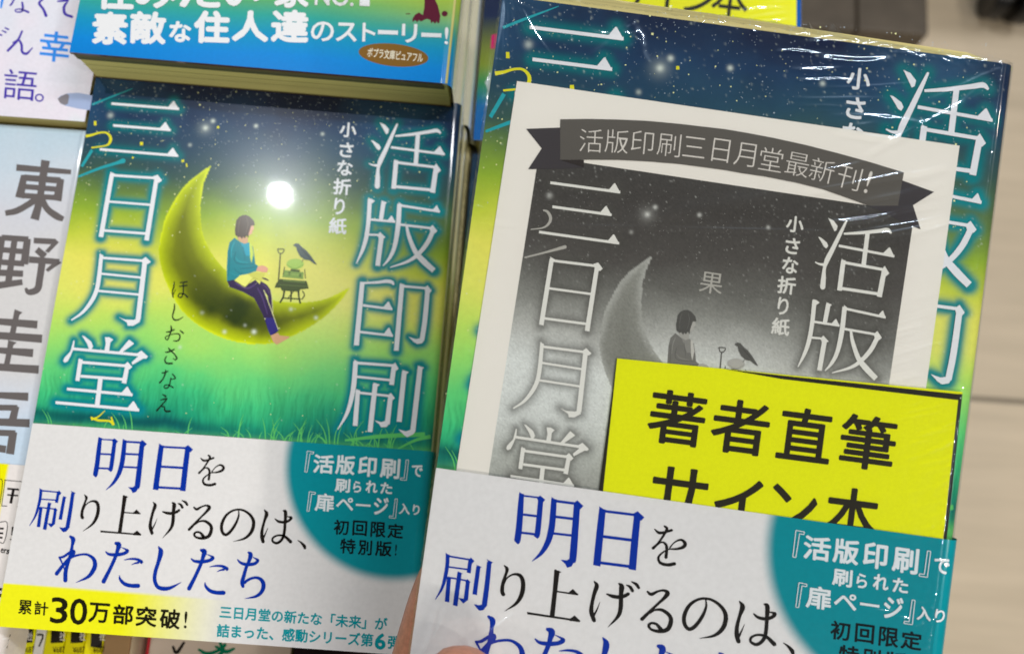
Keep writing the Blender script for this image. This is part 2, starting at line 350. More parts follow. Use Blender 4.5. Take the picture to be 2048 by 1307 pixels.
def ramp(x,stops):
    xs=[s[0] for s in stops]; C=np.array([ink(*s[1]) for s in stops])
    return np.stack([np.interp(x,xs,C[:,k]) for k in range(3)],-1)
def sstep(a,b,x): t=np.clip((x-a)/(b-a),0,1); return t*t*(3-2*t)
_rs=np.random.default_rng(3)
STARS=[(u,v,r,a) for u,v,r,a in zip(_rs.uniform(-4,104,420),np.abs(_rs.normal(0,20,420)),_rs.uniform(.09,.2,420),_rs.uniform(.08,.55,420))]
STARS+=[(u,v,r,a) for u,v,r,a in zip(_rs.uniform(0,104,130),_rs.uniform(30,98,130),_rs.uniform(.10,.22,130),_rs.uniform(.12,.5,130))]
STARS+=[(onL([(x,y)])[0,0],onL([(x,y)])[0,1],r,a) for x,y,r,a in ((411,256,.7,.8),(411,256,2.0,.22),(426,242,.6,.8),(221,231,.8,.5),(512,252,.55,.8),(645,268,.5,.7),(380,290,.5,.5),(449,663,.5,.7),(508,663,.6,.9),(582,618,.5,.6),(632,635,.5,.7),(404,625,.5,.3),(490,650,.4,.4),(360,694,.5,.5))]
COVER_STOPS=[(-6,(14,19,40)),(4,(18,29,54)),(12,(26,49,76)),(19,(34,64,78)),(26,(52,80,70)),(33,(92,118,56)),(39,(132,160,46)),(46,(178,190,58)),(54,(208,206,86)),(61,(205,208,92)),(68,(176,206,88)),(75,(140,202,96)),(82,(90,190,106)),(88,(56,170,106)),(94,(30,140,100)),(98,(16,104,92)),(102,(40,140,90)),(112,(40,140,80)),(160,(30,110,70))]  # printed sky; top navy stops darkened to deepen the shadow band there
BW_STOPS=[(-6,(62,60,55)),(10,(60,57,52)),(24,(72,69,63)),(33,(94,93,85)),(40,(124,124,114)),(48,(166,166,155)),(58,(196,198,187)),(72,(190,192,181)),(82,(164,166,154)),(92,(138,138,127)),(110,(110,110,100))]
def cover_art(U,Vv,bw=False):
    P=np.c_[U,Vv]; n1=fbm(P,26,11)-.5; n2=fbm(P,7,21)-.5
    lift=6*np.exp(-((U-95)/18)**2)*np.exp(-((Vv-40)/20)**2)
    vv=Vv+n1*12+n2*3-lift
    C=ramp(vv,BW_STOPS if bw else COVER_STOPS)
    if not bw:
        w=np.exp(-((Vv-56)/9)**2)*(0.35*np.exp(-((U-12)/10)**2)); C=C*(1-w[:,None])+w[:,None]*ink(225,205,90)
        w=.38*np.exp(-((Vv-60)/16)**2)*np.exp(-((U-76)/16)**2); C=C*(1-w[:,None])+w[:,None]*ink(222,224,140)
        neb=np.clip(fbm(P,30,31)-.42,0,1)*2.2*sstep(26,6,Vv); C=C*(1-neb[:,None]*.6)+neb[:,None]*.6*ink(52,104,136)
        gr=sstep(80,92,Vv)*(vnoise(np.c_[U*3.2+n2*8,Vv*.25],1.0,41)-.5)*.42*sstep(102,97,Vv); C=C*(1+gr[:,None])
        hz=np.exp(-((Vv-97.2+n2*2)/1.6)**2)*.75*sstep(70,30,U); C=C*(1-hz[:,None])+hz[:,None]*ink(8,70,72)
        gg=sstep(98,101,Vv)*.5*fbm(P,4,51); C=C*(1-gg[:,None])+gg[:,None]*ink(130,215,90)
    hd=halo_dist(P,TITLE.seg)
    if bw:
        a=np.exp(-(np.maximum(hd,0)/1.5)**1.6)*.62; C=C*(1-a[:,None])+a[:,None]*ink(66,64,57)
    else:
        a=np.clip(np.exp(-(np.maximum(hd-.35,0)/1.15)**1.9),0,1)*.97
        dk=sstep(34,20,Vv)[:,None]; hc=ink(0,120,122)*(1-dk)+ink(4,96,98)*dk
        C=C*(1-a[:,None])+a[:,None]*hc
    ins=inside(P,MOONP); d=pdist(P[ins],MOONP)
    Pi=P[ins]; low=sstep(46,72,Pi[:,1]); n=fbm(Pi,9,61)-.5
    if bw:
        m=ramp(d+n*2,[(0,(150,150,139)),(2.0,(122,122,111)),(7,(112,112,101)),(14,(106,106,97))])
    else:
        m=ramp(np.clip(d+n*2.2,0,20),[(0,(196,208,20)),(.5,(172,186,10)),(2.2,(142,154,8)),(4.2,(108,116,5)),(9,(86,92,3))])
        dk=low*sstep(1.6,6,d+n*5)*(.85+n*.9); dk=np.clip(1.15*dk*np.exp(-((Pi[:,0]-44)/27)**2),0,1); m=m*(1-dk[:,None])+dk[:,None]*ink(38,52,3)
    C[ins]=m
    for u,v,r,al in STARS:
        k=np.where((np.abs(U-u)<3.2*r)&(np.abs(Vv-v)<3.2*r))[0]
        if len(k):
            g=(al*np.exp(-((U[k]-u)**2+(Vv[k]-v)**2)/(r*r)))[:,None]
            C[k]=C[k]*(1-g)+g*(ink(190,190,178) if bw else ink(206,214,196))
    return C

PIC=[]   # flat printed shapes: colour, [polygons] in photo pixels via the 4.083 enlargement
def pic(col,poly=None,path=None,rnd=False):
    inv=lambda P: onL(np.asarray(P,float)/4.083+[300,400])
    I=Ink()
    if poly is not None: I.poly(poly,inv)
    else: I.path(path,inv,rnd)
    PIC.append((col,I))
def ell(cx,cy,rx,ry,n=28): return [(cx+rx*math.cos(t),cy+ry*math.sin(t)) for t in np.linspace(0,2*math.pi,n,endpoint=False)]
pic((48,32,68),[(905,660),(955,690),(990,740),(1003,850),(1005,950),(985,940),(960,780),(895,690)])
pic((196,196,130),path=[(985,735,6),(997,800,6),(1003,945,5)])
pic((44,30,66),[(630,660),(690,648),(780,700),(860,650),(900,690),(940,760),(975,870),(1050,1065),(1020,1090),(985,1105),(965,1060),(920,930),(850,800),(760,750),(650,708)])
pic((46,40,110),[(940,960),(1010,960),(1050,1065),(985,1105),(965,1060)])
pic((200,200,140),path=[(930,735,6),(985,880,6),(1047,1055,5)])
pic((196,152,112),[(985,1105),(1045,1080),(1060,1105),(1140,1113),(1135,1125),(1090,1150),(1035,1180),(1005,1155)])
pic((190,150,112),[(710,285),(800,305),(800,350),(765,358),(720,325)])
pic((22,122,128),[(690,308),(735,340),(770,358),(808,345),(840,380),(855,470),(860,520),(885,540),(880,575),(800,602),(740,620),(690,650),(630,660),(627,560),(634,420),(650,345)])
pic((30,148,164),[(740,345),(770,358),(810,347),(818,455),(785,455)])
pic((14,98,104),path=[(700,420,5),(690,490,7),(730,520,6),(850,522,4)]); pic((14,98,104),path=[(735,560,4),(800,555,6),(870,545,4)])
for c_,p_ in (((18,106,114),[(655,400,8),(650,500,10),(642,620,6)]),((34,150,156),[(690,340,6),(668,400,9),(662,470,5)]),((16,104,112),[(760,380,4),(770,440,6),(775,500,3)]),((34,146,150),[(700,470,5),(730,500,8),(800,512,5)]),((18,102,110),[(690,560,5),(720,590,6),(760,600,4)]),((30,136,142),[(650,590,5),(690,610,6),(730,612,4)]),
    ((78,56,104),[(700,680,10),(790,720,12),(860,690,8)]),((74,54,102),[(880,720,10),(920,800,10),(960,930,6)]),((44,28,68),[(660,690,6),(760,735,8),(850,770,6)]),((86,66,108),[(925,690,6),(960,720,6),(975,760,4)])): pic(c_,path=p_,rnd=True)
pic((186,205,80),[(812,345),(832,365),(845,440),(830,515),(818,470)])
pic((206,158,124),[(800,195),(846,212),(850,238),(838,250),(832,275),(805,292)])
pic((74,62,46),[(755,125),(785,122),(815,135),(848,168),(857,205),(828,210),(818,240),(808,270),(804,310),(788,290),(775,312),(760,300),(752,318),(735,298),(722,305),(697,285),(694,240),(706,165),(728,138)])
pic((98,84,66),path=[(740,150,4),(725,200,6),(722,270,3)]); pic((100,88,70),path=[(790,145,4),(800,200,5),(785,270,3)])
pic((214,214,104),[(690,655),(735,615),(800,603),(842,640),(777,708),(738,686)]); pic((190,190,80),[(842,640),(805,600),(860,590),(942,600),(908,665),(880,650)])
pic((150,150,60),path=[(690,655,4),(738,686,5),(777,708,4),(842,640,4),(880,650,4)]); pic((60,45,60),path=[(915,635,6),(945,645,14),(970,657,6)])
pic((206,152,122),[(880,545),(915,533),(945,542),(966,560),(955,590),(915,588),(868,576)])
pic((66,76,36),path=[(1042,400,8),(1095,403,8),(1080,434,8),(1054,432,8),(1042,400,8)]); pic((72,78,40),path=[(1065,435,9),(1060,520,10),(1050,660,11)])
pic((120,150,66),[(1100,572),(1255,590),(1252,645),(1080,628)]); pic((84,108,46),[(1130,585),(1150,588),(1148,615),(1128,612)]); pic((150,178,84),path=[(1105,600,4),(1250,615,4)]); pic((84,108,46),[(1220,600),(1238,602),(1236,630),(1216,628)])
pic((156,190,80),ell(1186,522,70,42)); pic((120,160,60),path=[(1120,530,4),(1185,560,6),(1250,528,4)]); pic((74,92,40),[(1150,562),(1225,570),(1222,590),(1146,582)])
pic((62,76,32),[(1060,645),(1280,662),(1297,722),(1230,728),(1218,748),(1076,738),(1068,715),(1018,715),(1032,680)])
pic((104,128,58),path=[(1085,655,8),(1265,672,8)]); pic((96,116,54),path=[(1050,690,4),(1285,706,4)])
pic((54,64,34),path=[(1098,735,16),(1088,790,13),(1062,838,14)]); pic((54,64,34),path=[(1212,742,16),(1218,800,13),(1228,845,14)]); pic((54,64,34),path=[(1085,800,9),(1232,808,9)])
pic((54,64,34),path=[(1155,740,14),(1150,830,11)]); pic((54,64,34),path=[(1245,740,8),(1262,775,9),(1240,812,8)]); pic((54,64,34),path=[(1100,545,6),(1088,610,6)]); pic((54,64,34),path=[(1264,565,6),(1270,640,6)]); pic((54,64,34),path=[(1178,740,5),(1128,800,5)])
pic((62,78,72),[(1168,370),(1190,354),(1215,357),(1242,385),(1276,410),(1312,452),(1364,528),(1340,520),(1302,492),(1265,487),(1225,458),(1202,415),(1194,385)]); pic((40,52,48),path=[(1235,400,5),(1275,440,8),(1320,490,3)]); pic((62,78,72),path=[(1255,482,4),(1240,508,4)])
BITS=Ink(); invA=lambda P: onL(np.asarray(P,float)/4.083+[150,180])
BITS.path([(88,378,24),(140,368,18),(200,350,14),(255,350,15),(290,385,22),(285,428,22),(250,455,12),(135,472,12)],invA)
for p in ([(165,255,20),(166,290,22)],[(543,425,24),(545,452,26)],[(472,545,14),(474,560,14)],[(1168,295,18),(1170,315,20)],[(910,600,10),(915,630,12)],[(880,570,22),(882,590,22)]): BITS.path(p,invA)
invB=lambda P: onL(np.asarray(P,float)/3.63+[100,490])
BITS.path([(400,1200,5),(350,1245,10),(300,1265,16)],invB); BITS.path([(295,1248,12),(350,1270,16),(430,1275,14),(462,1300,20)],invB); BITS.path([(445,1245,10),(462,1306,18)],invB)
TEAL=Ink()
TEAL.path([(30,706,16),(200,640,22),(330,600,24),(395,578,40)],invA,True); TEAL.path([(55,625,22),(140,490,24)],invA); TEAL.path([(140,120,16),(290,60,14),(470,-10,4)],invA)
GRASS=Ink()
for i in range(70):
    x=_rs.uniform(100,860) if i<22 else _rs.uniform(430,800); b=862+(x-100)*.06+_rs.uniform(-6,14); L=_rs.uniform(18,62); s=_rs.uniform(-26,26)
    GRASS.path([(x,b,2.6),(x+s*.3,b-L*.6,2.0),(x+s,b-L,.5)],onL)
for p in ([(690,880,4),(760,872,8),(850,868,9)],[(790,900,2),(830,880,6),(862,872,8)]): GRASS.path(p,onL)
SPECK=Ink()
for i in range(260):
    u,v=_rs.uniform(0,101),abs(_rs.normal(0,26)) if i<170 else _rs.uniform(30,97); r=_rs.uniform(.08,.22)*(1.5 if _rs.random()<.1 else 1)
    t0=_rs.uniform(0,6.28); SPECK.sh.append((np.array([(u+r*math.cos(t0+k*1.5708),v+r*math.sin(t0+k*1.5708)) for k in range(4)]),[(0,1,2,3)]))

SPECW=Ink()
for i in range(620):
    u,v=_rs.uniform(0,102),abs(_rs.normal(0,19)); r=_rs.uniform(.04,.12)*(1.6 if _rs.random()<.06 else 1); t0=_rs.uniform(0,6.28)
    SPECW.sh.append((np.array([(u+r*math.cos(t0+k*1.5708),v+r*math.sin(t0+k*1.5708)) for k in range(4)]),[(0,1,2,3)]))
def picture(mp,Aff,parent,h,bw=False,clip=None):
    V=[];Fc=[];C=[];n=0
    for i,(c,I) in enumerate(PIC):
        col=ink(*c)
        if bw:
            y=float(col@[.3,.6,.1]); g=np.clip(.04+y*.72,.02,.6); col=np.array([g,g,g*.93])
        for v,f in I.sh:
            p=aff(Aff,v); q=mp(p[:,0],p[:,1],h+i*.002)
            V.append(q); Fc+=[tuple(a+n for a in g) for g in f]; n+=len(v); C.append(np.tile(col,(len(v),1)))
    return mk('moon_scene',np.vstack(V),Fc,PAPERP if bw else ART,parent,np.vstack(C))

# ---------------------------------------------------------------- paper band (obi) printing
SLOB,SLOK=Ink(),Ink()
def sl(I,x0,y0,s,paths,rnd=True):
    inv=lambda P: onL(np.asarray(P,float)/s+[x0,y0])
    for p in paths:
        if len(p[0])==2: I.poly(p,inv)
        else: I.path(p,inv,rnd)
sl(SLOB,160,860,6.4,[[(264,95,48),(245,260,58),(225,430,62),(202,560,62),(186,585,44)],[(243,80),(288,110),(250,135)],[(450,130,50),(428,300,54),(402,480,54),(382,520,44)],[(270,115,18),(440,124,18)],[(412,125),(445,100),(493,140),(470,168),(425,168)],[(255,300,24),(420,309,24)],[(230,482,24),(395,490,24)],
 [(578,125,54),(560,300,60),(540,430,62),(500,560,54),(430,675,36),(338,762,6)],[(553,106),(605,140),(560,155)],[(590,145,26),(790,157,26)],[(768,152),(805,122),(862,175),(832,208),(785,200)],[(800,170,62),(775,400,66),(742,690,70),(728,740,52)],[(620,725),(680,727),(735,690),(765,715),(725,785),(680,802),(662,765)],[(570,300,26),(775,310,26)],[(555,467,24),(755,476,24)],
 [(1047,190,64),(1015,430,70),(972,760,72)],[(1385,222,64),(1350,500,70),(1320,775,72)],[(1050,210,26),(1380,228,26)],[(1345,215),(1388,188),(1452,245),(1420,280),(1350,270)],[(1015,166),(1080,207),(1020,225)],[(1020,462,30),(1370,482,30)],[(985,726,30),(1330,746,30)]],False)
sl(SLOK,160,860,6.4,[[(1548,355,12),(1590,387,30),(1650,376,24),(1715,352,26)],[(1645,318,20),(1668,342,30),(1640,400,24),(1580,490,22),(1528,545,30)],[(1568,512,14),(1610,480,16),(1645,488,26),(1662,530,30),(1652,628,32)],[(1690,530,14),(1740,470,14),(1800,442,24),(1840,470,36),(1825,510,34),(1760,535,24),(1680,545,14),(1610,590,18),(1577,640,26),(1600,688,32),(1670,700,34),(1735,684,34)]])
sl(SLOB,40,960,6.4,[[(276,115,38),(266,220,38),(240,340,36),(200,460,26),(128,580,6)],[(255,98),(300,122),(262,140)],[(280,130,18),(500,151,18)],[(485,145),(505,127),(537,160),(515,187),(485,178)],[(497,155,38),(474,285,40)],[(270,238,16),(475,251,16)],[(277,340,40),(243,595,44)],[(265,344,16),(462,366,16)],[(436,365),(460,347),(488,378),(465,397),(440,395)],[(460,380,38),(432,560,44)],[(358,545),(410,550),(448,538),(450,560),(405,600),(386,580)],[(384,290,42),(322,628,46)],[(362,275),(415,295),(390,310)],
 [(574,215,40),(522,500,44)],[(553,196),(608,218),(580,232)],[(684,160,44),(652,380,48),(614,600,52)],[(658,133),(720,160),(690,185)],[(508,597),(560,605),(610,588),(638,605),(600,652),(560,660),(540,640)]],False)
sl(SLOK,40,960,6.4,[[(830,185,12),(855,215,36),(845,262,28),(810,360,34),(797,440,40),(806,478,42)],[(808,405,10),(850,312,14),(920,266,22),(985,278,40),(1008,350,44),(990,460,44),(930,560,30),(812,648,4)],[(1685,640,26),(1725,570,16),(1760,485,4)],[(1710,278,12),(1734,320,44),(1708,400,38),(1682,500,36),(1672,590,46),(1695,675,42)]])
sl(SLOK,40,960,6.4,[[(1348,195,54),(1320,400,46),(1282,660,48)],[(1322,183),(1392,210),(1358,228)],[(1330,408,16),(1548,424,16)],[(1455,408),(1498,370),(1550,425),(1540,432),(1450,426)],[(1035,650,24),(1555,692,20)],[(1032,636),(1050,640),(1052,664),(1040,664)],[(1450,680),(1505,638),(1560,690),(1550,704),(1452,698)]],False)
sl(SLOK,320,980,6.4,[[(38,270,16),(90,287,36),(150,292,38),(210,277,36),(250,252,34)],[(160,155,16),(186,182,52),(178,260,44),(170,400,44),(140,490,34),(38,607,4)],[(235,165,12),(270,182,32),(292,218,34)],[(285,127,12),(330,150,32),(354,184,30)],
 [(438,215,20),(475,240,34),(540,206,22),(600,192,26),(636,216,46),(600,270,34),(520,350,26),(376,500,36)],[(455,435,14),(510,396,20),(580,392,34),(648,440,40),(662,500,44),(630,580,44),(550,610,38),(470,598,28),(442,560,30),(470,532,26),(520,540,30),(562,590,44)],
 [(1010,258,14),(1010,330,24),(970,430,34),(900,530,38),(840,565,38),(798,520,40),(796,430,40),(850,320,34),(950,252,26),(1060,250,28),(1155,310,36),(1202,400,44),(1178,520,44),(1090,610,30),(942,652,4)],
 [(1340,247,14),(1368,300,50),(1340,390,34),(1312,500,38),(1308,590,46),(1324,655,44)],[(1325,610,26),(1358,540,14),(1385,475,4)],[(1475,362,14),(1520,395,32),(1590,405,34),(1650,386,34),(1685,348,36),(1650,336,18),(1608,330,8)],[(1582,257,20),(1610,278,46),(1605,400,38),(1592,550,38),(1560,630,36),(1500,672,34),(1445,648,28),(1452,602,26),(1520,572,24),(1600,587,34),(1675,655,46)],[(1765,635,8),(1810,666,26),(1848,708,42),(1858,736,36)]])
TA=[[(1215,215,50),(1268,242,90),(1245,340,64),(1210,450,60),(1120,650,60),(1008,870,72)],[(1045,360,20),(1100,402,46),(1220,412,60),(1350,392,56),(1415,348,60),(1385,318,30),(1310,285,8)],[(1358,500,10),(1470,482,32),(1580,490,46),(1650,530,60),(1655,548,44)],[(1600,545,40),(1540,558,24),(1488,582,8)],[(1280,765,12),(1292,830,44),(1370,908,62),(1480,938,66),(1600,940,72)]]
sh=lambda L,dx,dy:[[(p[0]+dx,p[1]+dy)+tuple(p[2:]) for p in q] for q in L]
sl(SLOB,90,1060,8.533,[[(440,100,40),(490,150,78),(475,250,50),(462,330,60),(440,430,60),(400,560,56),(362,700,70),(357,850,72)],[(252,458,30),(330,442,44),(430,372,40),(500,342,34),(500,390,50),(420,480,60),(310,600,56),(208,735,68)],[(256,455,36),(300,550,26),(345,665,20)],[(440,472,30),(520,432,36),(640,406,36),(740,412,42),(835,480,62),(864,580,74),(830,680,74),(740,790,54),(535,886,4)],
 *TA,[(1945,275,20),(1985,360,84),(1942,540,64),(1892,700,64),(1880,840,64),(1930,955,64),(2043,990,70),(2163,968,52),(2333,880,6)],*sh(TA,-505+1962.6,118)])
sl(SLOB,320,1060,8.533,[[(1515,370,34),(1552,410,76),(1525,520,60),(1480,620,56),(1440,760,62),(1410,880,70),(1422,950,56)],[(1330,495,20),(1390,552,46),(1500,578,56),(1620,562,56),(1675,512,52),(1655,488,36),(1590,450,8)],[(1452,890,44),(1490,852,48),(1570,812,44),(1660,802,48),(1738,842,64),(1773,930,74),(1740,1040,64),(1640,1120,46),(1448,1159,4)]])
BADW,BADK,STRK,STRT=Ink(),Ink(),Ink(),Ink()
invC=lambda P: onL(np.asarray(P,float)/5.447+[580,880])
for ch,x,y,w,h in (('活',368,258,225,205),('版',605,268,212,210),('印',845,285,200,220),('刷',1092,305,215,220)): put(BADW,ch,x,y,w,h,4.2,invC,0.026)
for ch,x,y,w,h in (('で',1385,332,120,130),('刷',575,490,165,150),('ら',735,505,90,125),('れ',892,505,130,135),('た',1052,520,130,125),('扉',380,675,210,195),('ペ',600,690,190,140),('ー',800,705,160,24),('ジ',995,715,160,190),('入',1250,745,118,120),('り',1375,755,74,115)): put(BADW,ch,x,y,w,h,4.2,invC,0.024 if h>150 or ch in 'ページ' else 0.03)
for q in ([(192,118),(262,126),(257,148),(222,144),(190,345),(165,343)],[(1268,212),(1294,214),(1270,434),(1202,428),(1206,408),(1245,411)],[(215,557),(282,566),(278,586),(240,582),(212,770),(188,768)],[(1148,634),(1172,637),(1152,846),(1083,840),(1087,820),(1125,824)]):
    BADW.path([p+(7,) for p in q[:2]],invC); 
    for i in range(len(q)): BADW.path([q[i]+(7,),q[(i+1)%len(q)]+(7,)],invC)
for ch,x,y,w,h in (('初',560,945,165,165),('回',762,955,160,165),('限',962,970,165,170),('定',1150,985,175,160),('特',632,1150,170,165),('別',820,1165,150,165),('版',1020,1178,180,165),('!',1155,1190,22,125)): put(BADK,ch,x,y,w,h,3.6,invC,0.022)
invD=lambda P: onL(np.asarray(P,float)/4.876+[0,1150])
for ch,x,y,w,h,b in (('累',250,307,132,140,.02),('計',408,318,138,135,.02),('3',582,338,172,258,.022),('0',772,350,172,262,.022),('万',972,362,205,195,.024),('部',1205,378,200,195,.024),('突',1432,398,205,195,.024),('破',1662,420,200,195,.024),('!',1815,430,34,170,.02)): put(STRK,ch,x,y,w,h,4.0,invD,b)
run(STRT,'三日月堂の新たな「未来」が',440,1222,775,1247,26,onL,.026); run(STRT,'詰まった、感動シリーズ第',434,1259,747,1279,27,onL,.026)
put(STRT,'6',761,1281,23,34,4,onL,.05); put(STRT,'弾',789,1283,27,27,4,onL,.026)
BC=onL([(797,925)])[0]; BR=29.6
def obi_col(U,Vv):
    """white band, teal badge with a soft rim, yellow strip fading to the right (in displayed-book coordinates)"""
    P=np.c_[U,Vv]; C=np.tile(ink(207,204,196),(len(U),1))*(1+(fbm(P,30,71)-.5)[:,None]*.05)
    a=sstep(BR+1.6,BR-1.6,np.hypot(U-BC[0],Vv-BC[1]))[:,None]; 
    C=C*(1-a)+a*ink(0,128,134)
    y0=140.6+0.004*U; a=(sstep(y0-.15,y0+.15,Vv)*sstep(61,30,U))[:,None]; C=C*(1-a)+a*ink(236,226,22)
    return C

# ---------------------------------------------------------------- a paperback
def book_core(root,Wd,Hh,T,spine=SPINE,v0=0.0,top_extra=0.0):
    box('page_block',.9,Wd-3.2,v0+.5-top_extra,Hh-.5,-T+.35,-.15,PAGES,root,.15)
    box('back_cover',0,Wd-1.0,v0,Hh,-T,-T+.3,spine,root)
def art_book(name,root,T,step,A_art=IDA,A_obi=IDA,obi_v=99.75,H=151.0,oh=.22,Wb=106.2,spine_u=106.3):
    mp=Prof(Wb,T,2.6); se=mp.send(); book_core(root,Wb,H,T)
    def cf(U,Vv):
        p=iaff(A_art,np.c_[U,Vv]); C=cover_art(p[:,0],p[:,1]); a=sstep(spine_u,spine_u+.3,U)[:,None]; return C*(1-a)+a*ink(196,182,128)
    cov=grid('cover',mp,0,se,0,H,step,cf,ART,root)
    TEAL.emit(mp,A_art,'constellation',mat_flat((36,146,150)),cov,.02); GRASS.emit(mp,A_art,'grass_blades',mat_flat((84,178,92)),cov,.012,.0003)
    SPECK.emit(mp,A_art,'star_specks',mat_flat((214,216,150)),cov,.012,.0001); SPECW.emit(mp,A_art,'white_stars',mat_flat((170,182,186)),cov,.012,.0001); BITS.emit(mp,A_art,'yellow_kana',mat_flat((206,200,36)),cov,.06)
    picture(mp,A_art,cov,.02)
    TITLE.emit(mp,A_art,'title_lettering',mat_flat((212,212,216)),cov,.05); SUBT.emit(mp,A_art,'subtitle_lettering',mat_flat((206,208,204)),cov,.05); AUTH.emit(mp,A_art,'author_lettering',mat_flat((22,34,20)),cov,.12)
    def of(U,Vv):
        p=iaff(A_obi,np.c_[U,Vv]); return obi_col(p[:,0],p[:,1])
    obi=grid('paper_band',mp,0,se,obi_v,H+.1,.4,of,ART,root,h=oh)
    return mp,obi
def obi_print(mp,obi,A_obi,oh=.24):
    SLOB.emit(mp,A_obi,'slogan_blue_lettering',mat_flat((0,44,140)),obi,oh); SLOK.emit(mp,A_obi,'slogan_black_lettering',mat_flat((26,22,18)),obi,oh)
    BADW.emit(mp,A_obi,'badge_white_lettering',mat_flat((206,210,205)),obi,oh); BADK.emit(mp,A_obi,'badge_black_lettering',mat_flat((8,20,22)),obi,oh)
    STRK.emit(mp,A_obi,'strip_black_lettering',mat_flat((26,24,10)),obi,oh); STRT.emit(mp,A_obi,'strip_teal_lettering',mat_flat((0,138,142)),obi,oh)

# ================================================================ SETTING
def mat_floor():
    m,nt,b=newmat('wood_floor')
    tc=N(nt,'ShaderNodeTexCoord'); br=N(nt,'ShaderNodeTexBrick'); mp=N(nt,'ShaderNodeMapping'); no=N(nt,'ShaderNodeTexNoise'); mp2=N(nt,'ShaderNodeMapping'); mx=N(nt,'ShaderNodeMix',data_type='RGBA',blend_type='MULTIPLY'); cr=N(nt,'ShaderNodeValToRGB')
    mp.inputs['Location'].default_value=FLOOR_OFF; br.inputs['Scale'].default_value=1.0; br.inputs['Brick Width'].default_value=1.2; br.inputs['Row Height'].default_value=.62; br.inputs['Mortar Size'].default_value=.0045; br.inputs['Mortar Smooth'].default_value=.4
    c=ink(194,178,150)*1.08; br.inputs['Color1'].default_value=(*c,1); br.inputs['Color2'].default_value=(*(c*.93),1); br.inputs['Mortar'].default_value=(*(c*.38),1)
    mp2.inputs['Scale'].default_value=(3,34,1); no.inputs['Scale'].default_value=1.4; no.inputs['Detail'].default_value=7; no.inputs['Roughness'].default_value=.6
    cr.color_ramp.elements[0].position=.28; cr.color_ramp.elements[0].color=(.88,.87,.85,1); cr.color_ramp.elements[1].position=.7; cr.color_ramp.elements[1].color=(1.04,1.03,1.02,1)
    L=nt.links.new; L(tc.outputs['Object'],mp.inputs[0]); L(mp.outputs[0],br.inputs['Vector']); L(tc.outputs['Object'],mp2.inputs[0]); L(mp2.outputs[0],no.inputs['Vector']); L(no.outputs['Fac'],cr.inputs[0])
    mx.inputs[0].default_value=1; L(br.outputs['Color'],mx.inputs[6]); L(cr.outputs[0],mx.inputs[7]); L(mx.outputs[2],b.inputs['Base Color']); b.inputs['Roughness'].default_value=.5; b.inputs['Specular IOR Level'].default_value=.3
    return m
def Z(px,z):                                     # pixel -> world point on the horizontal plane z (metres)
    uv=onL([px],z*1000)[0]; return (uv[0]/1000,-uv[1]/1000,z)
FZ=-0.86
_j=Z((2000,800),FZ); _k=Z((1715,60),FZ)
FLOOR_OFF=(-_k[0],-_j[1]+.0,0)
fl=mk('floor',[(-3000,-3000,FZ*1000),(3000,-3000,FZ*1000),(3000,3000,FZ*1000),(-3000,3000,FZ*1000)],[(0,3,2,1)],mat_floor()); fl['kind']='structure'

m_tab,nt,b=newmat('dark_table_laminate'); b.inputs['Base Color'].default_value=(.03,.024,.02,1); b.inputs['Roughness'].default_value=.35; noise_bump(nt,b,40,.1)
tab=thing('display_table','dark low display table carrying all the stacked paperbacks','display table',loc=(0,0,-.86))
def tbox(name,u0,u1,v0,v1,h0,h1): return box(name,u0,u1,v0,v1,h0+860,h1+860,m_tab,tab,1.0)
tbox('tabletop',-420,203,-420,153.5,-66,-42.3); tbox('lower_shelf',-420,203,153.5,330,-160,-146)
for x in (-400,183):
    for y in (-400,310): tbox('leg',x,x+18,y,y+18,-860,-160.5 if y>0 else -66.5)
# ================================================================ LEFT STACK
gB='copies of the crescent moon paperback stacked on the table'
LB=thing('paperback_book','glossy crescent moon paperback lying face up at left, unwrapped, white band, lamp glare','book')
mpL,obiL=art_book('L',LB,14.0,.27); obi_print(mpL,obiL,IDA)
def plain_copy(name,label,cat,group,u,v,h,T,spine_rgb,cover_rgb,Wd=105.,Hh=151.):
    r=thing(name,label,cat,group,loc=(u/1000,-v/1000,h/1000)); mp=Prof(Wd,T)
    book_core(r,Wd,Hh,T,mat_flat(spine_rgb))
    grid('cover',mp,0,mp.send(),0,Hh,2.5,lambda U,V_:np.where((U>Wd+1)[:,None],ink(*spine_rgb),ink(*cover_rgb)),ART,r)
    return r
plain_copy('paperback_book','moon paperback directly beneath the unwrapped top copy, only its cream spine showing','book',None,1.7,.2,-14.3,13.8,(206,192,140),(206,192,140))
plain_copy('paperback_book','lowest moon paperback of the left stack, resting on the table','book',None,2.6,.1,-28.4,13.7,(206,192,140),(206,192,140))
# ================================================================ BLUE-BAND STACK BEHIND
BB=thing('paperback_book','paperback with blue band and bold white writing, topmost behind the moon book','book',loc=(-.0005,0,.014))
TB=14.0; HB=151.0; mpB=Prof(104.5,TB)
BBR=math.radians(.75); BB.rotation_euler=(0,0,-BBR); BB.location=(-.0005,-.0001,.01402)
def inB(P):
    q=onL(P,14.0)+[.5,-.1]; c,s_=math.cos(BBR),math.sin(BBR); return np.c_[q[:,0]*c+q[:,1]*s_,-q[:,0]*s_+q[:,1]*c]
def cB(U,Vv):
    P=np.c_[U,Vv]; C=ramp(Vv+(fbm(P,30,5)-.5)*3,[(-60,(120,150,60)),(-26,(150,180,60)),(-21,(90,158,96)),(-16,(48,150,134)),(-10,(20,134,170)),(-4,(10,122,190)),(0,(8,116,186))])
    a=(sstep(66,104,U)*sstep(-12,-23,Vv)*.5)[:,None]; C=C*(1-a)+a*ink(160,172,50); a=sstep(106,106.4,U)[:,None]; return C*(1-a)+a*ink(214,206,178)
book_root=BB
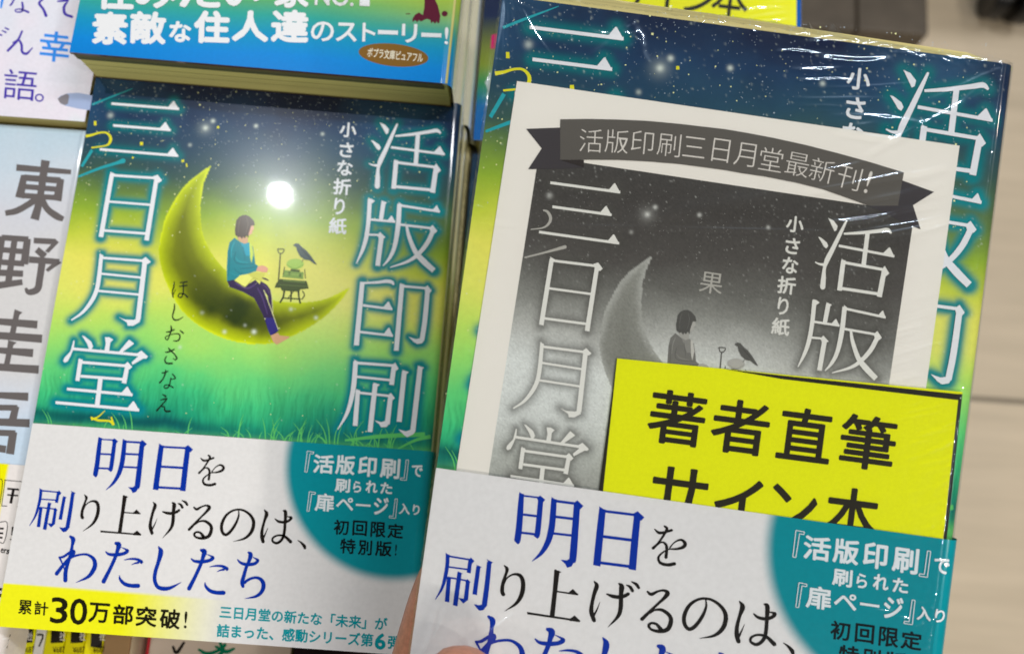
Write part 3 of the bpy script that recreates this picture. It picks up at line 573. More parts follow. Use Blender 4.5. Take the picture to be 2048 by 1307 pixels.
box('page_block',.9,103.3,-HB+.5,-.15,-TB+.35,-.3,mat_pages((192,184,112)),BB,.15); box('back_cover',0,103.5,-HB,0,-TB,-TB+.3,mat_flat((120,100,60)),BB)
mk('cover_edge',[(0,.02,-.05),(102,.02,-.05),(102,.02,-1.0),(0,.02,-1.0)],[(0,1,2,3)],mat_flat((84,52,36)),BB)
for k,(h0,h1,c) in enumerate(((-.95,-2.2,(92,88,58)),(-2.25,-3.4,(78,82,56)),(-3.45,-3.6,(60,60,40)),(-6.3,-6.4,(120,114,62)),(-9.1,-9.2,(108,104,58)),(-13.3,-13.9,(66,60,40)))):
    mk('page_layer',[(.6,.03-.004*k,h0),(102.3,.03-.004*k,h0),(102.3,.03-.004*k,h1),(.6,.03-.004*k,h1)],[(0,1,2,3)],mat_flat(c,False),BB)
covB=grid('paper_band',mpB,0,mpB.send(),-60,0,.5,cB,ART,BB); grid('cover',mpB,0,mpB.send(),-HB,-60.1,3,lambda U,V_:np.tile(ink(150,160,80),(len(U),1)),ART,BB)
BT=Ink()
for ch,x,y,w,h,b in (('素',220,57,72,66,.04),('敵',296.4,56,73,66,.036),('な',360.6,64,44,42,.036),('住',424,54.5,73,66,.04),('人',501,53,74,63,.04),('達',580,53,76,66,.036),('の',645,63.5,46,40,.02),('ス',693,65,42,38,.026),('ト',738,65.5,27,38,.026),('ー',776,65.5,40,9,.02),('リ',819,67.5,31,38,.026),('ー',862.7,71,40,9,.02),('!',893,72.4,9,36,.03),
  ('住',231,-12,76,66,.04),('み',312,-13,82,62,.036),('た',400,-14,84,62,.04),('い',483,-14,74,56,.04),('家',584,-16,70,66,.036),('NO.',669,-6,78,38,.02),('1',730,-6,22,40,.04)): put(BT,ch,x,y,w,h,2.0,inB,b)
BT.emit(mpB,IDA,'slogan_lettering',mat_flat((214,214,222)),covB,.02)
OV=Ink(); a=math.radians(6); OV.poly([(787+70*math.cos(t)*math.cos(a)-22.5*math.sin(t)*math.sin(a),110.5+70*math.cos(t)*math.sin(a)+22.5*math.sin(t)*math.cos(a)) for t in np.linspace(0,6.2832,40,endpoint=False)],inB)
OV.emit(mpB,IDA,'oval_label',mat_flat((120,86,34)),covB,.02); OT=Ink(); run(OT,'ポプラ文庫ピュアフル',735,105,846,116.5,19,inB,.01); OT.emit(mpB,IDA,'oval_lettering',mat_flat((222,214,186)),covB,.05)
MO=Ink(); invM=lambda P: inB(np.asarray(P,float)/3.938+[480,0])
MO.poly([(1455,-40),(1520,-40),(1560,50),(1578,130),(1572,178),(1560,188),(1548,172),(1536,192),(1522,172),(1505,186),(1500,160),(1470,150),(1425,172),(1410,160),(1395,178),(1380,160),(1360,176),(1358,150),(1378,118),(1410,100),(1440,120),(1452,60)],invM); MO.poly(ell(1612,110,24,22),invM); MO.path([(1305,112,6),(1340,110,8)],invM)
MO.emit(mpB,IDA,'maroon_claws_print',mat_flat((84,28,44)),covB,.02)
for i,(dx,dh,lb) in enumerate(((1.8,0,'blue band paperback second from the top of its stack, its pale spine peeping out'),(3.7,-14,'blue band paperback third from the top, spine pushed further out'),(5.4,-28,'lowest blue band paperback, spine sticking out beside the dark gap'))):
    plain_copy('paperback_book',lb,'book',None,dx-.5,-151.2,dh,13.8,((216,208,182),(190,198,200),(206,196,160))[i],(206,200,172),104.5)
# ================================================================ BOOKS AT THE LEFT EDGE
UL=thing('paperback_book','white paperback with indigo writing, cut by the upper left photo corner','book',loc=(0,0,-.0002)); 
wU=-1.0
mpF=lambda u,v,h: np.c_[np.asarray(u,float),np.asarray(v,float)+0*np.asarray(u),np.asarray(h,float)+0*np.asarray(u)]
vb=onL([(100,238)])[0,1]
box('page_block',-105,wU-.8,-140,vb-.3,-14,-.3,mat_pages((168,156,96)),UL); box('back_cover',-106,wU,-140,vb,-14.4,-14.05,mat_flat((210,205,200)),UL)
cU=grid('cover',mpF,-106,wU,-140,vb,1.0,lambda U,V_:ramp(fbm(np.c_[U,V_],16,8),[(.3,(206,206,214)),(.6,(214,206,212)),(.8,(206,212,222))]),ART,UL)
UT,UT2=Ink(),Ink(); invU=lambda P: onL(np.asarray(P,float)/4.3545)
for p in ([(130,-30,16),(100,30,16),(85,45,14)],[(190,20,18),(196,70,20),(185,100,14),(140,102,12),(130,85,10),(170,78,12),(215,92,18),(245,105,20)],[(375,-10,14),(338,25,22),(375,80,22),(398,135,28)],[(498,10,12),(560,2,24),(600,-10,14)],[(590,5,12),(555,60,24),(565,120,24),(625,145,22)],
  [(40,240,10),(70,255,16)],[(15,265,10),(48,280,16)],[(-10,300,14),(10,305,16)],[(190,270,16),(150,350,20),(65,440,22)],[(110,370,12),(160,350,18),(185,390,22),(190,450,22),(230,465,22),(280,415,8)]): UT.path(p,invU,True)
put(UT,'語',172,738,290,265,5,invU,.004); put(UT,'。',340,850,80,72,0,invU,.006); put(UT2,'幸',478,405,275,265,6,invU,.012); UT2.path([(20,-20,26),(5,70,16)],invU)
UT.emit(mpF,IDA,'indigo_lettering',mat_flat((66,50,150)),cU,.02); UT2.emit(mpF,IDA,'blue_lettering',mat_flat((50,130,214)),cU,.02)
UD=Ink(); UD.poly([(498,860),(520,835),(580,812),(680,806),(810,830),(790,960),(680,945),(570,920),(525,900)],invU); ud=UD.emit(mpF,IDA,'silver_brooch_print',mat_flat((150,164,190)),cU,.02)
UE=Ink(); UE.poly([(500,860),(530,835),(580,815),(600,830),(590,900),(560,915),(520,895)],invU); UE.emit(mpF,IDA,'brooch_cap_print',mat_flat((122,118,120)),cU,.03)
EN=thing('paperback_book','pale blue paperback with large grey vertical author name, left of the moon book','book',loc=(0,0,-.004))
hE=-4.0; inE=lambda P: onL(P,hE)
ve=inE([(100,256)])[0,1]; uE=-.3; vB_=ve+151
mpE=Prof(105.0,12.0,2.6); offE=uE-105.0
mpE2=lambda u,v,h: mpE(np.asarray(u,float)-offE,v,h)+[offE,0,0]
box('page_block',offE+.8,uE-1.2,ve+.5,vB_-.5,-11.6,-.2,PAGES,EN); box('back_cover',offE,uE-1,ve,vB_,-12,-11.65,mat_flat((200,200,200)),EN)
def cE(U,Vv):
    t=Vv-ve; C=ramp(t+(fbm(np.c_[U,Vv],14,9)-.5)*16,[(0,(172,190,196)),(12,(186,195,198)),(24,(192,192,192)),(45,(196,193,186)),(70,(195,192,186)),(84,(190,196,200)),(95,(178,198,214)),(120,(180,196,212))]); return C
covE=grid('cover',mpE2,offE,offE+mpE.send(),ve,vB_,.8,cE,ART,EN)
ET=Ink(); 
def eT(x0,y0,s,paths,rnd=False):
    paths=[[q if len(q)==2 else (q[0],q[1],q[2]*1.34) for q in p] for p in paths]
    iv=lambda P: inE(np.asarray(P,float)/s+[x0,y0])
    for p in paths: (ET.poly(p,iv) if len(p[0])==2 else ET.path(p,iv,rnd))
eT(0,290,4.217,[[(138,190,42),(600,228,30)],[(385,130,56),(365,260,48),(335,460,44),(292,628,56)],[(205,255,40),(165,445,56)],[(200,275,40),(510,300,40)],[(515,285,40),(482,470,56)],[(200,350,34),(500,375,34)],[(175,425,34),(490,445,34)],[(330,440,46),(240,500,40),(140,555,40),(45,575,34)],[(350,450,40),(400,540,40),(480,600,44),(535,625,32)],
  [(20,770,40),(-40,1180,40)],[(15,780,36),(240,795,36)],[(232,790,44),(205,1005,50)],[(-10,880,34),(220,900,34)],[(-20,985,36),(205,1000,36)],[(125,790,38),(70,1160,42)],[(-20,1075,40),(195,1085,40)],[(-30,1185,44),(190,1155,36)],[(285,805,36),(470,815,36)],[(470,795),(498,820),(410,910),(380,895)],[(310,880,40),(380,940,44)],[(245,965,42),(500,985,36)],[(480,965),(520,990),(405,1070),(385,1050)],[(360,960,46),(335,1130,44),(315,1215,44),(245,1240,36),(215,1205,14)]])
eT(0,590,3.734,[[(110,105),(168,128),(145,150),(115,290),(72,285),(95,180)],[(-20,195,36),(280,220,44)],[(-20,300,40),(315,325,46)],[(62,335),(125,352),(100,375),(72,520),(30,515),(50,420)],[(-20,410,32),(248,432,46)],[(-20,535,40),(290,555,46)],[(-20,745,34),(212,758,46)],[(-20,838,32),(130,840,32)],[(120,828,38),(90,950,44)],[(-20,945,40),(222,955,46)],[(-20,1025,34),(115,1030,34)],[(100,1020,44),(75,1185,46)],[(-20,1140,40),(45,1150,40)]])
ET.emit(mpE2,IDA,'grey_author_lettering',mat_flat((96,90,86)),covE,.02,.001)
vo=inE([(40,929)])[0,1]
def cEo(U,Vv):
    C=np.tile(ink(214,206,196),(len(U),1)); e=inE([(15,950)])[0,0]; a=(sstep(e+.1,e-.1,U)*sstep(vo+24,vo+23.8,Vv))[:,None]; C=C*(1-a)+a*ink(244,214,0); return C
obE=grid('paper_band',mpE2,offE,offE+mpE.send(),vo,vB_+.1,.8,cEo,ART,EN,h=.2)
EO=Ink(); iv=lambda P: inE(np.asarray(P,float)/3.2125+[0,900])
for p in ([(30,190,5),(140,200,5)],[(10,355,5),(118,360,5)],[(36,192,4),(14,354,4)],[(-20,192,5),(18,195,5),(2,340,5),(-20,340,5)],[(50,245,12),(125,252,12)],[(90,250,18),(72,340,18)],[(50,285,10),(118,290,10)],[(-10,462,5),(50,465,5),(30,588,5),(-10,582,5)],[(-10,500,12),(28,502,12)],[(-10,530,12),(24,532,12)],[(-10,558,12),(20,560,12)],[(85,490,12),(78,545,8)],[(72,568,12),(71,574,12)]): EO.path(p,iv)
run(EO,'ers',8,640,60,652,30,iv,.03); put(EO,'o',64,646,14,26,4,iv,.03)
for q in ([(-20,880),(16,882),(12,900),(-20,898)],[(-20,915),(12,920),(8,940),(-20,938)],[(-20,1128),(70,1135),(68,1150),(-20,1145)],[(-20,1195),(68,1198),(40,1285),(-20,1275)]): EO.poly(q,iv)
EO.emit(mpE2,IDA,'band_black_lettering',mat_flat((28,24,22)),obE,.24); EW=Ink(); EW.path([(5,1215,14),(62,1222,16),(40,1262,14),(8,1282,10)],iv); EW.emit(mpE2,IDA,'band_white_lettering',mat_flat((220,214,206)),obE,.27)
rs=box('display_riser',-107,-1.2,-140,153,-42.2,-16.2,mat_flat((60,52,44),False)); tag(rs,'dark riser block raising the two books at the left edge','riser')
# ================================================================ FRONT ROW BELOW
gS='paperbacks standing spine up in the front row'
SPX=[(24,100,(246,218,10),'yellow banded book standing spine up, nearest the left edge in the front row'),(86,40,(232,226,216),'white book squeezed between two yellow banded ones in the front row'),(92,130,(240,214,12),'yellow banded book with dark label, second yellow one in the front row'),(132,172,(240,212,10),'yellow banded book with price, third yellow one in the front row'),(176,212,(238,210,14),'yellow banded book, fourth yellow one with a tall dark label')]
hS=-34.0; inS=lambda P: onL(P,hS)
for (x0,x1,rgb,lb) in ((30,69,(246,218,10),SPX[0][3]),(70,90,(226,222,214),SPX[1][3]),(91,130,(242,214,12),SPX[2][3]),(131,170,(240,212,10),SPX[3][3]),(171,208,(238,210,14),SPX[4][3]),(209,262,(150,120,84),'worn brown book last in the front row of standing books')):
    a0=inS([(x0,1275)])[0]; a1=inS([(x1,1280)])[0]; w=a1[0]-a0[0]-.25
    r=thing('standing_book',lb,'book',gS,loc=(a0[0]/1000,-.1545,-.146)); hh=146+hS
    box('page_block',.5,w-.5,.5,104,.3,hh-1.5,PAGES,r)
    V_=[(0,0,hh),(w,0,hh),(w,105,hh),(0,105,hh)]
    box('cover',0,w,0,105,hh-1.4,hh,mat_flat(rgb),r,.3); box('front_board',0,.4,0,105,0,hh-1.45,mat_flat((210,200,170)),r); box('back_board',w-.4,w,0,105,0,hh-1.45,mat_flat((210,200,170)),r)
    I=Ink(); b0=a0; pp=lambda P: inS(P)-[b0[0],154.5]
    if rgb[2]<20:
        I.poly([(x0+12,1252),(x1-2,1256),(x1-4,1284 if x0!=171 else 1296),(x0+10,1285 if x0!=171 else 1292)],pp); I.emit(mpF,IDA,'dark_label',mat_flat((26,22,20)),r,hh+.03)
        J=Ink(); put(J,'¥687',x0+27,1298,24,12,-4,pp,.01); J.emit(mpF,IDA,'price_lettering',mat_flat((60,48,10)),r,hh+.03)
        J=Ink(); put(J,'社',x0+(30 if x0==30 else 34),1271,12,18,4,pp,.02); J.emit(mpF,IDA,'label_lettering',mat_flat((206,200,190)),r,hh+.06)
    elif rgb[0]>200:
        I.path([(x0+4,1268,4),(x1-4,1270,4),(x0+8,1292,3)],pp); I.emit(mpF,IDA,'black_lettering',mat_flat((30,26,24)),r,hh+.03)
CR=thing('paperback_book','cream paperback with red edge and green writing, front row below the moon book','book',loc=(0,0,-.040)); inR=lambda P: onL(P,-40.0)
c0=inR([(300,1290)])[0]; c1=inR([(582,1300)])[0]
box('page_block',c0[0]+.6,c1[0]-.6,155.6,290,-13,-.4,PAGES,CR); cc=box('cover',c0[0],c1[0],155,291,-.35,0,mat_flat((206,190,176)),CR); box('back_cover',c0[0],c1[0],155,291,-13.4,-13.05,mat_flat((190,40,60)),CR)
box('red_fore_edge',c0[0]-.9,c0[0]-.05,155,291,-13.4,0,mat_flat((190,50,60)),CR)
I=Ink(); I.path([(346,1292,5),(353,1304,7),(368,1284,5)],inR,True); I.emit(mpF,IDA,'black_check_print',mat_flat((40,34,32)),cc,.03)
I=Ink(); I.path([(398,1298,5),(415,1306,8),(440,1298,6),(450,1288,7)],inR,True); I.path([(432,1292,5),(452,1302,8),(468,1296,5)],inR,True); I.path([(440,1284,6),(446,1300,8),(436,1310,6)],inR,True); I.emit(mpF,IDA,'green_lettering',mat_flat((0,110,80)),cc,.03)
rs=box('display_riser',c0[0]-1,c1[0],155,291,-145.8,-53.6,mat_flat((60,52,44),False)); tag(rs,'dark riser block under the cream paperback in the front row','riser')
DK=thing('paperback_book','dark brown paperback in the front row, right of the cream one','book',loc=(0,0,-.040)); d0=inR([(586,1300)])[0]
box('page_block',d0[0]+.8,d0[0]+62,155.6,290,-13,-.4,PAGES,DK); box('cover',d0[0]+.3,d0[0]+62.5,155,291,-.35,0,mat_flat((36,22,24)),DK,.1); box('back_cover',d0[0]+.3,d0[0]+62.5,155,291,-13.4,-13.05,mat_flat((36,22,24)),DK)
rs=box('display_riser',d0[0]+.3,d0[0]+62,155,291,-145.8,-53.6,mat_flat((60,52,44),False)); tag(rs,'dark riser block under the dark brown paperback in the front row','riser')
# ================================================================ RIGHT-HAND STACKS (wrapped copies on the table)
def film_sheet(name,parent,mp,u0,u1,v0,v1,step,ridges,h=0.9,hug=104.5,seed=1):
    rq=random.Random(seed); ridges=[(a,b,min(am,rq.uniform(.14,.36)*sg),sg) for a,b,am,sg in ridges]
    def hf(U,Vv):
        P=np.c_[U,Vv]; Hh=.22*(fbm(P,14,seed)-.5)+(.03+.05*sstep(70,90,U))*(fbm(P,2.6,seed+9)-.5)
        for a,b,am,sg in ridges:
            a=np.asarray(a,float); b=np.asarray(b,float); lo=np.minimum(a,b)-3*sg; hi=np.maximum(a,b)+3*sg
            k=np.where((P[:,0]>lo[0])&(P[:,0]<hi[0])&(P[:,1]>lo[1])&(P[:,1]<hi[1]))[0]
            if len(k):
                d=b-a; L=np.linalg.norm(d); t=((P[k]-a)@d)/(L*L); n=((P[k]-a)@np.array([-d[1],d[0]]))/L
                n=n+.25*np.sin(t*5+a[0])*sg*2
                Hh[k]+=am*np.exp(-(n/sg)**2)*np.clip(np.sin(np.pi*np.clip(t,0,1)),0,1)**.6
        return Hh*(1-.8*sstep(hug-3,hug,U))-(h-.3)*sstep(hug-2.5,hug,U)-(h-.35)*sstep(1.2,-.2,U)*0
    return grid(name,mp,u0,u1,v0,v1,step,None,FILM,parent,h=h,hf=hf)
WB=thing('wrapped_book','shrink wrapped paperback with yellow sign at the top edge, blue band','book',loc=(.1085,.0,-.025)); inW=lambda P: onL(P,-25.0)-[108.5,0]
mpW=Prof(105.6,17.0,2.5); book_core(WB,105.6,0,17.0,mat_flat((30,90,160)),v0=-151)
def cW(U,Vv):
    P=np.c_[U,Vv]; C=ramp(Vv+(fbm(P,20,15)-.5)*4,[(-60,(24,34,66)),(-44,(28,44,80)),(-36,(110,120,60)),(-27,(150,165,50)),(-21,(70,160,90)),(-16,(40,140,140)),(-12,(26,120,180)),(0,(20,110,186))])
    a=sstep(103,103.3,U)[:,None]; return C*(1-a)+a*ink(16,92,170)
cw=grid('cover',mpW,0,mpW.send(),-151,0,1.0,cW,ART,WB)
I=Ink(); I.poly([(983,70),(996,68),(992,97),(981,98)],inW); I.emit(mpW,IDA,'magenta_mark',mat_flat((226,20,110)),cw,.03)
I=Ink(); I.poly([(970,165),(984,140),(980,190)],inW); I.emit(mpW,IDA,'white_mark',mat_flat((206,214,210)),cw,.03)
rw=[((3,-3-i*2.2),(0+2.5,-6-i*2.6),.15,.4) for i in range(12)]+[((88+random.uniform(-8,8),-40-i*2),(100,-42-i*2.2),.18,.45) for i in range(12)]
film_sheet('shrink_wrap',WB,mpW,-.6,mpW.send(),-151,.5,.6,rw,h=.8,seed=40)
SG=thing('paper_slip','yellow signed-copy slip seen at top of the photo, tucked under wrap','sign',loc=(.1085,0,-.025)); q=inW([(1177,0),(1594,0),(1594,62)])
mk('sheet',[(q[0,0],-151+60,.2),(q[1,0]-.2,-151+60,.2),(q[1,0]-.2,q[2,1]+25,.2),(q[0,0],q[2,1]+25,.2)],[(0,1,2,3)],mat_flat((226,222,10),False),SG)
I=Ink()
for ch,x,y,w,h in (('サ',1262,-6,76,72),('イ',1330,-8,64,72),('ン',1402,-2,66,66),('本',1461,-1,74,78)): put(I,ch,x,y-3,w,h,7,inW,.006)
for ch,x,y in (('著',1275,-88),('者',1362,-78),('直',1449,-68),('筆',1535,-58)): put(I,ch,x,y,78,74,7,inW,.012)
I.emit(mpF,IDA,'black_lettering',mat_flat((28,26,16),False),SG,.24)
WC=thing('wrapped_book','shrink wrapped moon paperback lying in the gap under the held copy','book',loc=(.1085,-.0035,-.028))
mpC=Prof(105.,14.,2.5); book_core(WC,105.,151.,14.,mat_flat((40,60,30)))
grid('cover',mpC,0,mpC.send(),0,151,.8,lambda U,V_:cover_art(U+.0,V_),ART,WC); TITLE.emit(mpC,IDA,'title_lettering',mat_flat((212,212,216)),WC,.05)
rw=[((random.uniform(.2,3),6+i*1.3),(random.uniform(3,8),5+i*1.3+random.uniform(-2,2)),random.uniform(.15,.4),random.uniform(.3,.6)) for i in range(70)]+[((.8+.4*k,4),(.8+.4*k,140),.3,.35) for k in range(3)]
film_sheet('shrink_wrap',WC,mpC,-.8,mpC.send(),-.5,151.5,.6,rw,h=1.0,seed=50)
def fskirt(root,u,v0,v1,h1,h0,seed,amp=0.0):
    n=240; rows=[]
    for k,hh in enumerate(np.linspace(h1,h0,6)):
        vs=np.linspace(v0,v1,n); rows.append(np.c_[u+.5*(fbm(np.c_[vs*3,vs*0+hh*5],2.2,seed)-.5),vs,np.full(n,hh)])
    V=np.vstack(rows); V[:,0]+=amp*(fbm(np.c_[V[:,1]*2.2,V[:,2]*1.3],2.0,seed+3)-.5); i=np.arange(6*n).reshape(6,n); Fc=np.stack([i[:-1,:-1],i[1:,:-1],i[1:,1:],i[:-1,1:]],-1).reshape(-1,4)
    return mk('wrap_side',V,Fc,FILM,root,None,True)
fskirt(WC,-1.6,-.5,151.5,1.0,-14,77,2.2)
# ================================================================ HELD BOOK
MH=np.eye(4); 
_o=cam2world(PH[3:]); _x=cam2world(RH[:,0]*1000+PH[3:])-_o; _y=cam2world(-RH[:,1]*1000+PH[3:])-_o; _z=cam2world(-RH[:,2]*1000+PH[3:])-_o
MHm=Matrix([[_x[i],_y[i],_z[i],_o[i]] for i in range(3)]+[[0,0,0,1]])
HB_=thing('wrapped_book','shrink wrapped moon paperback held up at right, with grey flyer and yellow slip','book',rot=MHm)
TH=12.0
mpH,obiH=art_book('H',HB_,TH,.3,A_ART,A_OBI,97.0,oh=.85,Wb=105.7,spine_u=125)
obi_print(mpH,obiH,A_OBI,.87)
mk('page_top',[(2,0,-.3),(101,0,-.3),(96,-1.6,-1.0),(40,-2.6,-1.2),(2,-3.0,-1.2),(2,-3.0,-8),(40,-2.6,-8),(96,-1.6,-8),(101,0,-8)],[(0,4,3,2,1),(4,5,6,3),(3,6,7,2),(2,7,8,1)],mat_pages((196,182,118)),HB_)
# the flyer under the film
FY=thing('flyer','white flyer with grey night picture and ribbon banner, on the held book','flyer',rot=MHm)
ft=onH([(1034,163),(1918,292)]); fd=onH([(1034,163),(915,925),(1918,292),(1851,775)])
dl=(fd[1]-fd[0])/(fd[1,1]-fd[0,1]); dr=(fd[3]-fd[2])/(fd[3,1]-fd[2,1]); vB=128.0
cs=[ft[0],ft[1],ft[1]+dr*(vB-ft[1,1]),ft[0]+dl*(vB-ft[0,1])]
m_pap,nt,b=newmat('white_paper'); b.inputs['Base Color'].default_value=(*(ink(214,208,192)),1); b.inputs['Roughness'].default_value=.8; b.inputs['Specular IOR Level'].default_value=.15; noise_bump(nt,b,700,.08)
V=[(c[0],c[1],.10) for c in cs]+[(c[0],c[1],.24) for c in cs]
fs=mk('sheet',V,[(4,7,6,5),(0,1,2,3),(0,4,5,1),(1,5,6,2),(2,6,7,3),(3,7,4,0)],m_pap,FY)
pq=onH([(1077,312.5),(1828,425),(1778,760.6),(978,943.6)])
def quad_grid(name,q,step,colf,mat,parent,h):
    q=np.asarray(q); nu=int(np.linalg.norm(q[1]-q[0])/step); nv=int(np.linalg.norm(q[3]-q[0])/step)
    s,t=np.meshgrid(np.linspace(0,1,nu),np.linspace(0,1,nv)); s=s.ravel()[:,None]; t=t.ravel()[:,None]
    P=(q[0]*(1-s)+q[1]*s)*(1-t)+(q[3]*(1-s)+q[2]*s)*t; i=np.arange(nu*nv).reshape(nv,nu)
    Fc=np.stack([i[:-1,:-1],i[1:,:-1],i[1:,1:],i[:-1,1:]],-1).reshape(-1,4)
    return mk(name,np.c_[P,np.full(len(P),h)],Fc,mat,parent,np.clip(colf(P),.002,.9))
rd=(pq[2]-pq[1])/(pq[2,1]-pq[1,1]); ld=(pq[3]-pq[0])/(pq[3,1]-pq[0,1]); pq[2]=pq[1]+rd*(126-pq[1,1]); pq[3]=pq[0]+ld*(126-pq[0,1])
def cBW(P):
    a=iaff(A_BW,P); C=cover_art(a[:,0],a[:,1],True); g=np.random.default_rng(5).normal(1,.07,len(P)); return C*g[:,None]
pic_=quad_grid('night_picture',pq,.27,cBW,PAPERP,FY,.26)
SPECW.sh=[q for q in SPECW.sh if 1.5<q[0][0,0]<100 and q[0][0,1]>6]; SPECW.emit(mpF,A_BW,'white_stars',mat_flat((150,148,138),False),pic_,.27,.00005)
TITLE.emit(mpF,A_BW,'title_lettering',mat_flat((206,204,190),False),pic_,.30,.0008)
SUBT.emit(mpF,A_BW,'subtitle_lettering',mat_flat((200,198,184),False),pic_,.30); picture(mpF,A_BW,pic_,.28,True)
I=Ink(); put(I,'果',1422,566,46,42,8,onH,0); I.path([(1087,421,3),(1095,424,5),(1101,436,6),(1097,448,5),(1085,456,3),(1062,459,2)],onH,True); I.path([(1050,515,3),(1090,505,4),(1130,494,7)],onH,True); I.emit(mpF,IDA,'pale_character_print',mat_flat((158,155,142),False),pic_,.30)
I=Ink(); zB=lambda P: onH(np.asarray(P,float)/4.876+[1030,220]); zC=lambda P: onH(np.asarray(P,float)/4.6545+[1440,240])
J=Ink(); J.poly([(108,188),(440,176),(440,490),(668,562),(440,576),(128,580),(260,378)],zB); J.poly([(1690,565),(1985,672),(1790,795),(1860,1018),(1770,985),(1380,800),(1420,700)],zC); bt=J.emit(mpF,IDA,'banner_tails',mat_flat((56,52,52),False),FY,.32)
top=[onH([(1030+x/4.876,220+y/4.876)])[0] for x,y in ((440,96),(700,92),(1000,98),(1300,112),(1600,140),(2048,192))]+[onH([(1440+x/4.6545,240+y/4.6545)])[0] for x,y in ((250,125),(500,172),(800,238),(1100,315),(1400,398),(1705,492))]
bot=[onH([(1030+x/4.876,220+y/4.876)])[0] for x,y in ((440,490),(700,488),(1000,490),(1300,505),(1600,530),(2048,590))]+[onH([(1440+x/4.6545,240+y/4.6545)])[0] for x,y in ((200,498),(420,530),(700,585),(960,650),(1180,728),(1380,802))]
bot.append(onH([(1440+1650/4.6545,240+800/4.6545)])[0]); top.append(onH([(1440+1690/4.6545,240+570/4.6545)])[0])
n=len(top); ban=mk('banner',[(p[0],p[1],.35) for p in top+bot],[(i,n+i,n+i+1,i+1) for i in range(n-1)],mat_flat((82,78,70),False),FY)
fold=Ink(); fold.poly([(440,490),(670,490),(670,562)],zB); fold.emit(mpF,IDA,'banner_fold',mat_flat((44,38,34),False),FY,.37)
for ch,x,y,r,s in (('活',1181.8,282.5,3,46),('版',1233,283.8,4,46),('印',1284.3,286,5,44),('刷',1337.6,290.8,6,46),('三',1387.9,295.5,7,44),('日',1441,302,8,34),('月',1489,310,8.5,42),('堂',1541,320,9.5,46),('最',1593.6,330,11,46),('新',1643,342,13,48),('刊',1697,356,15,46),('!',1735,365,17,8)):
    put(I,ch,x,y,s,46 if ch!='三' else 40,r,onH,-.012 if ch!='!' else 0.01)
K=Ink(); K.sh=I.sh[-len('活版印刷三日月堂最新刊!')-5:]; K.emit(mpF,IDA,'banner_lettering',mat_flat((196,190,176),False),ban,.38)
# the yellow slip
SL=thing('paper_slip','yellow signed-copy slip with black edge lines on the held book, over the flyer','sign',rot=MHm)
sq=onH([(1232.5,716),(1922,783),(1888,1082),(1197,985)]); d1=(sq[2]-sq[1])/(sq[2,1]-sq[1,1]); d2=(sq[3]-sq[0])/(sq[3,1]-sq[0,1]); sq[2]=sq[1]+d1*(122-sq[1,1]); sq[3]=sq[0]+d2*(122-sq[0,1])
m_y,nt,b=newmat('yellow_paper'); b.inputs['Roughness'].default_value=.8; b.inputs['Specular IOR Level'].default_value=.15
no=noise_bump(nt,b,1400,.25,.00005); cr=N(nt,'ShaderNodeValToRGB'); cy=ink(210,212,8); cr.color_ramp.elements[0].color=(*(cy*.975),1); cr.color_ramp.elements[1].color=(*(cy*1.015),1); cr.color_ramp.elements[0].position=.35; cr.color_ramp.elements[1].position=.65
nt.links.new(no.outputs['Fac'],cr.inputs[0]); nt.links.new(cr.outputs[0],b.inputs['Base Color'])
V=[(c[0],c[1],.42) for c in sq]+[(c[0],c[1],.60) for c in sq]; 
ss=mk('sheet',V,[(4,7,6,5),(0,1,2,3),(0,4,5,1),(1,5,6,2),(2,6,7,3),(3,7,4,0)],m_y,SL)
I=Ink(); I.poly([(1232.5,716),(1233.5,716.2),(1205,985),(1196,985)],onH); I.poly([(1445,737),(1560,750),(1921,788),(1920,800),(1560,757)],onH); I.path([(1918,787,7),(1886,1082,7)],onH)
I.emit(mpF,IDA,'black_edge_lines',mat_flat((32,28,20),False),ss,.62)
I=Ink()
for ch,x,y,w,h in (('著',1352.5,835,114,108),('者',1479,853,116,108),('直',1608,868.4,108,106),('筆',1733,883.7,112,108),('サ',1357.5,985,112,104),('イ',1473.5,1006,94,104),('ン',1583,1016,96,94),('本',1700.6,1028,106,108)): put(I,ch,x,y,w,h,7.4,onH,.016)
I.emit(mpF,IDA,'black_lettering',mat_flat((34,30,18),False),ss,.62)
# the film
def R_(p0,p1,am,sg): q=onH([p0,p1]); return (q[0],q[1],am,sg)
rg=[R_((2018,135),(1828,212),.30,.5),R_((2014,143),(1848,252),.28,.5),R_((1990,170),(1700,330),.14,.5),R_((1300,20),(1180,120),.3,.9),R_((1025,-5),(1105,125),.3,.5),R_((1015,10),(1075,150),.3,.4),R_((1230,60),(1290,100),.3,.7),R_((1255,50),(1300,140),.3,1.0),R_((1010,0),(1012,120),.25,.5),R_((1020,0),(1060,90),.25,.4),R_((1008,5),(995,150),.25,.4),R_((1015,5),(1110,40),.22,.4),R_((1290,85),(1170,70),.2,.8),R_((1285,85),(1240,105),.3,.6),
    R_((1040,448),(1800,470),.12,.3),R_((960,440),(1035,448),.2,.3),R_((1300,440),(1900,330),.10,1.6),R_((1040,500),(1560,395),.16,2.2),
    R_((880,1200),(846,1300),.16,.5),R_((895,1205),(850,1307),.16,.5),R_((1050,1200),(930,1290),.12,.5),R_((1035,1190),(1070,1250),.2,.7)]
rr=random.Random(4)
for i in range(13):
    y=338+i*10.6; x=rr.uniform(1570,1720); L=rr.uniform(130,290); rg.append(R_((x,y+L*.07),(min(x+L,1895),y-L*.11),.3,rr.uniform(.22,.7)))
for i in range(12):
    y=72+i*15; x=rr.uniform(1540,1700); L=rr.uniform(90,230); rg.append(R_((x,y+i*3),(x+L,y+i*3+L*rr.uniform(-.06,.08)),.3,rr.uniform(.25,.8)))
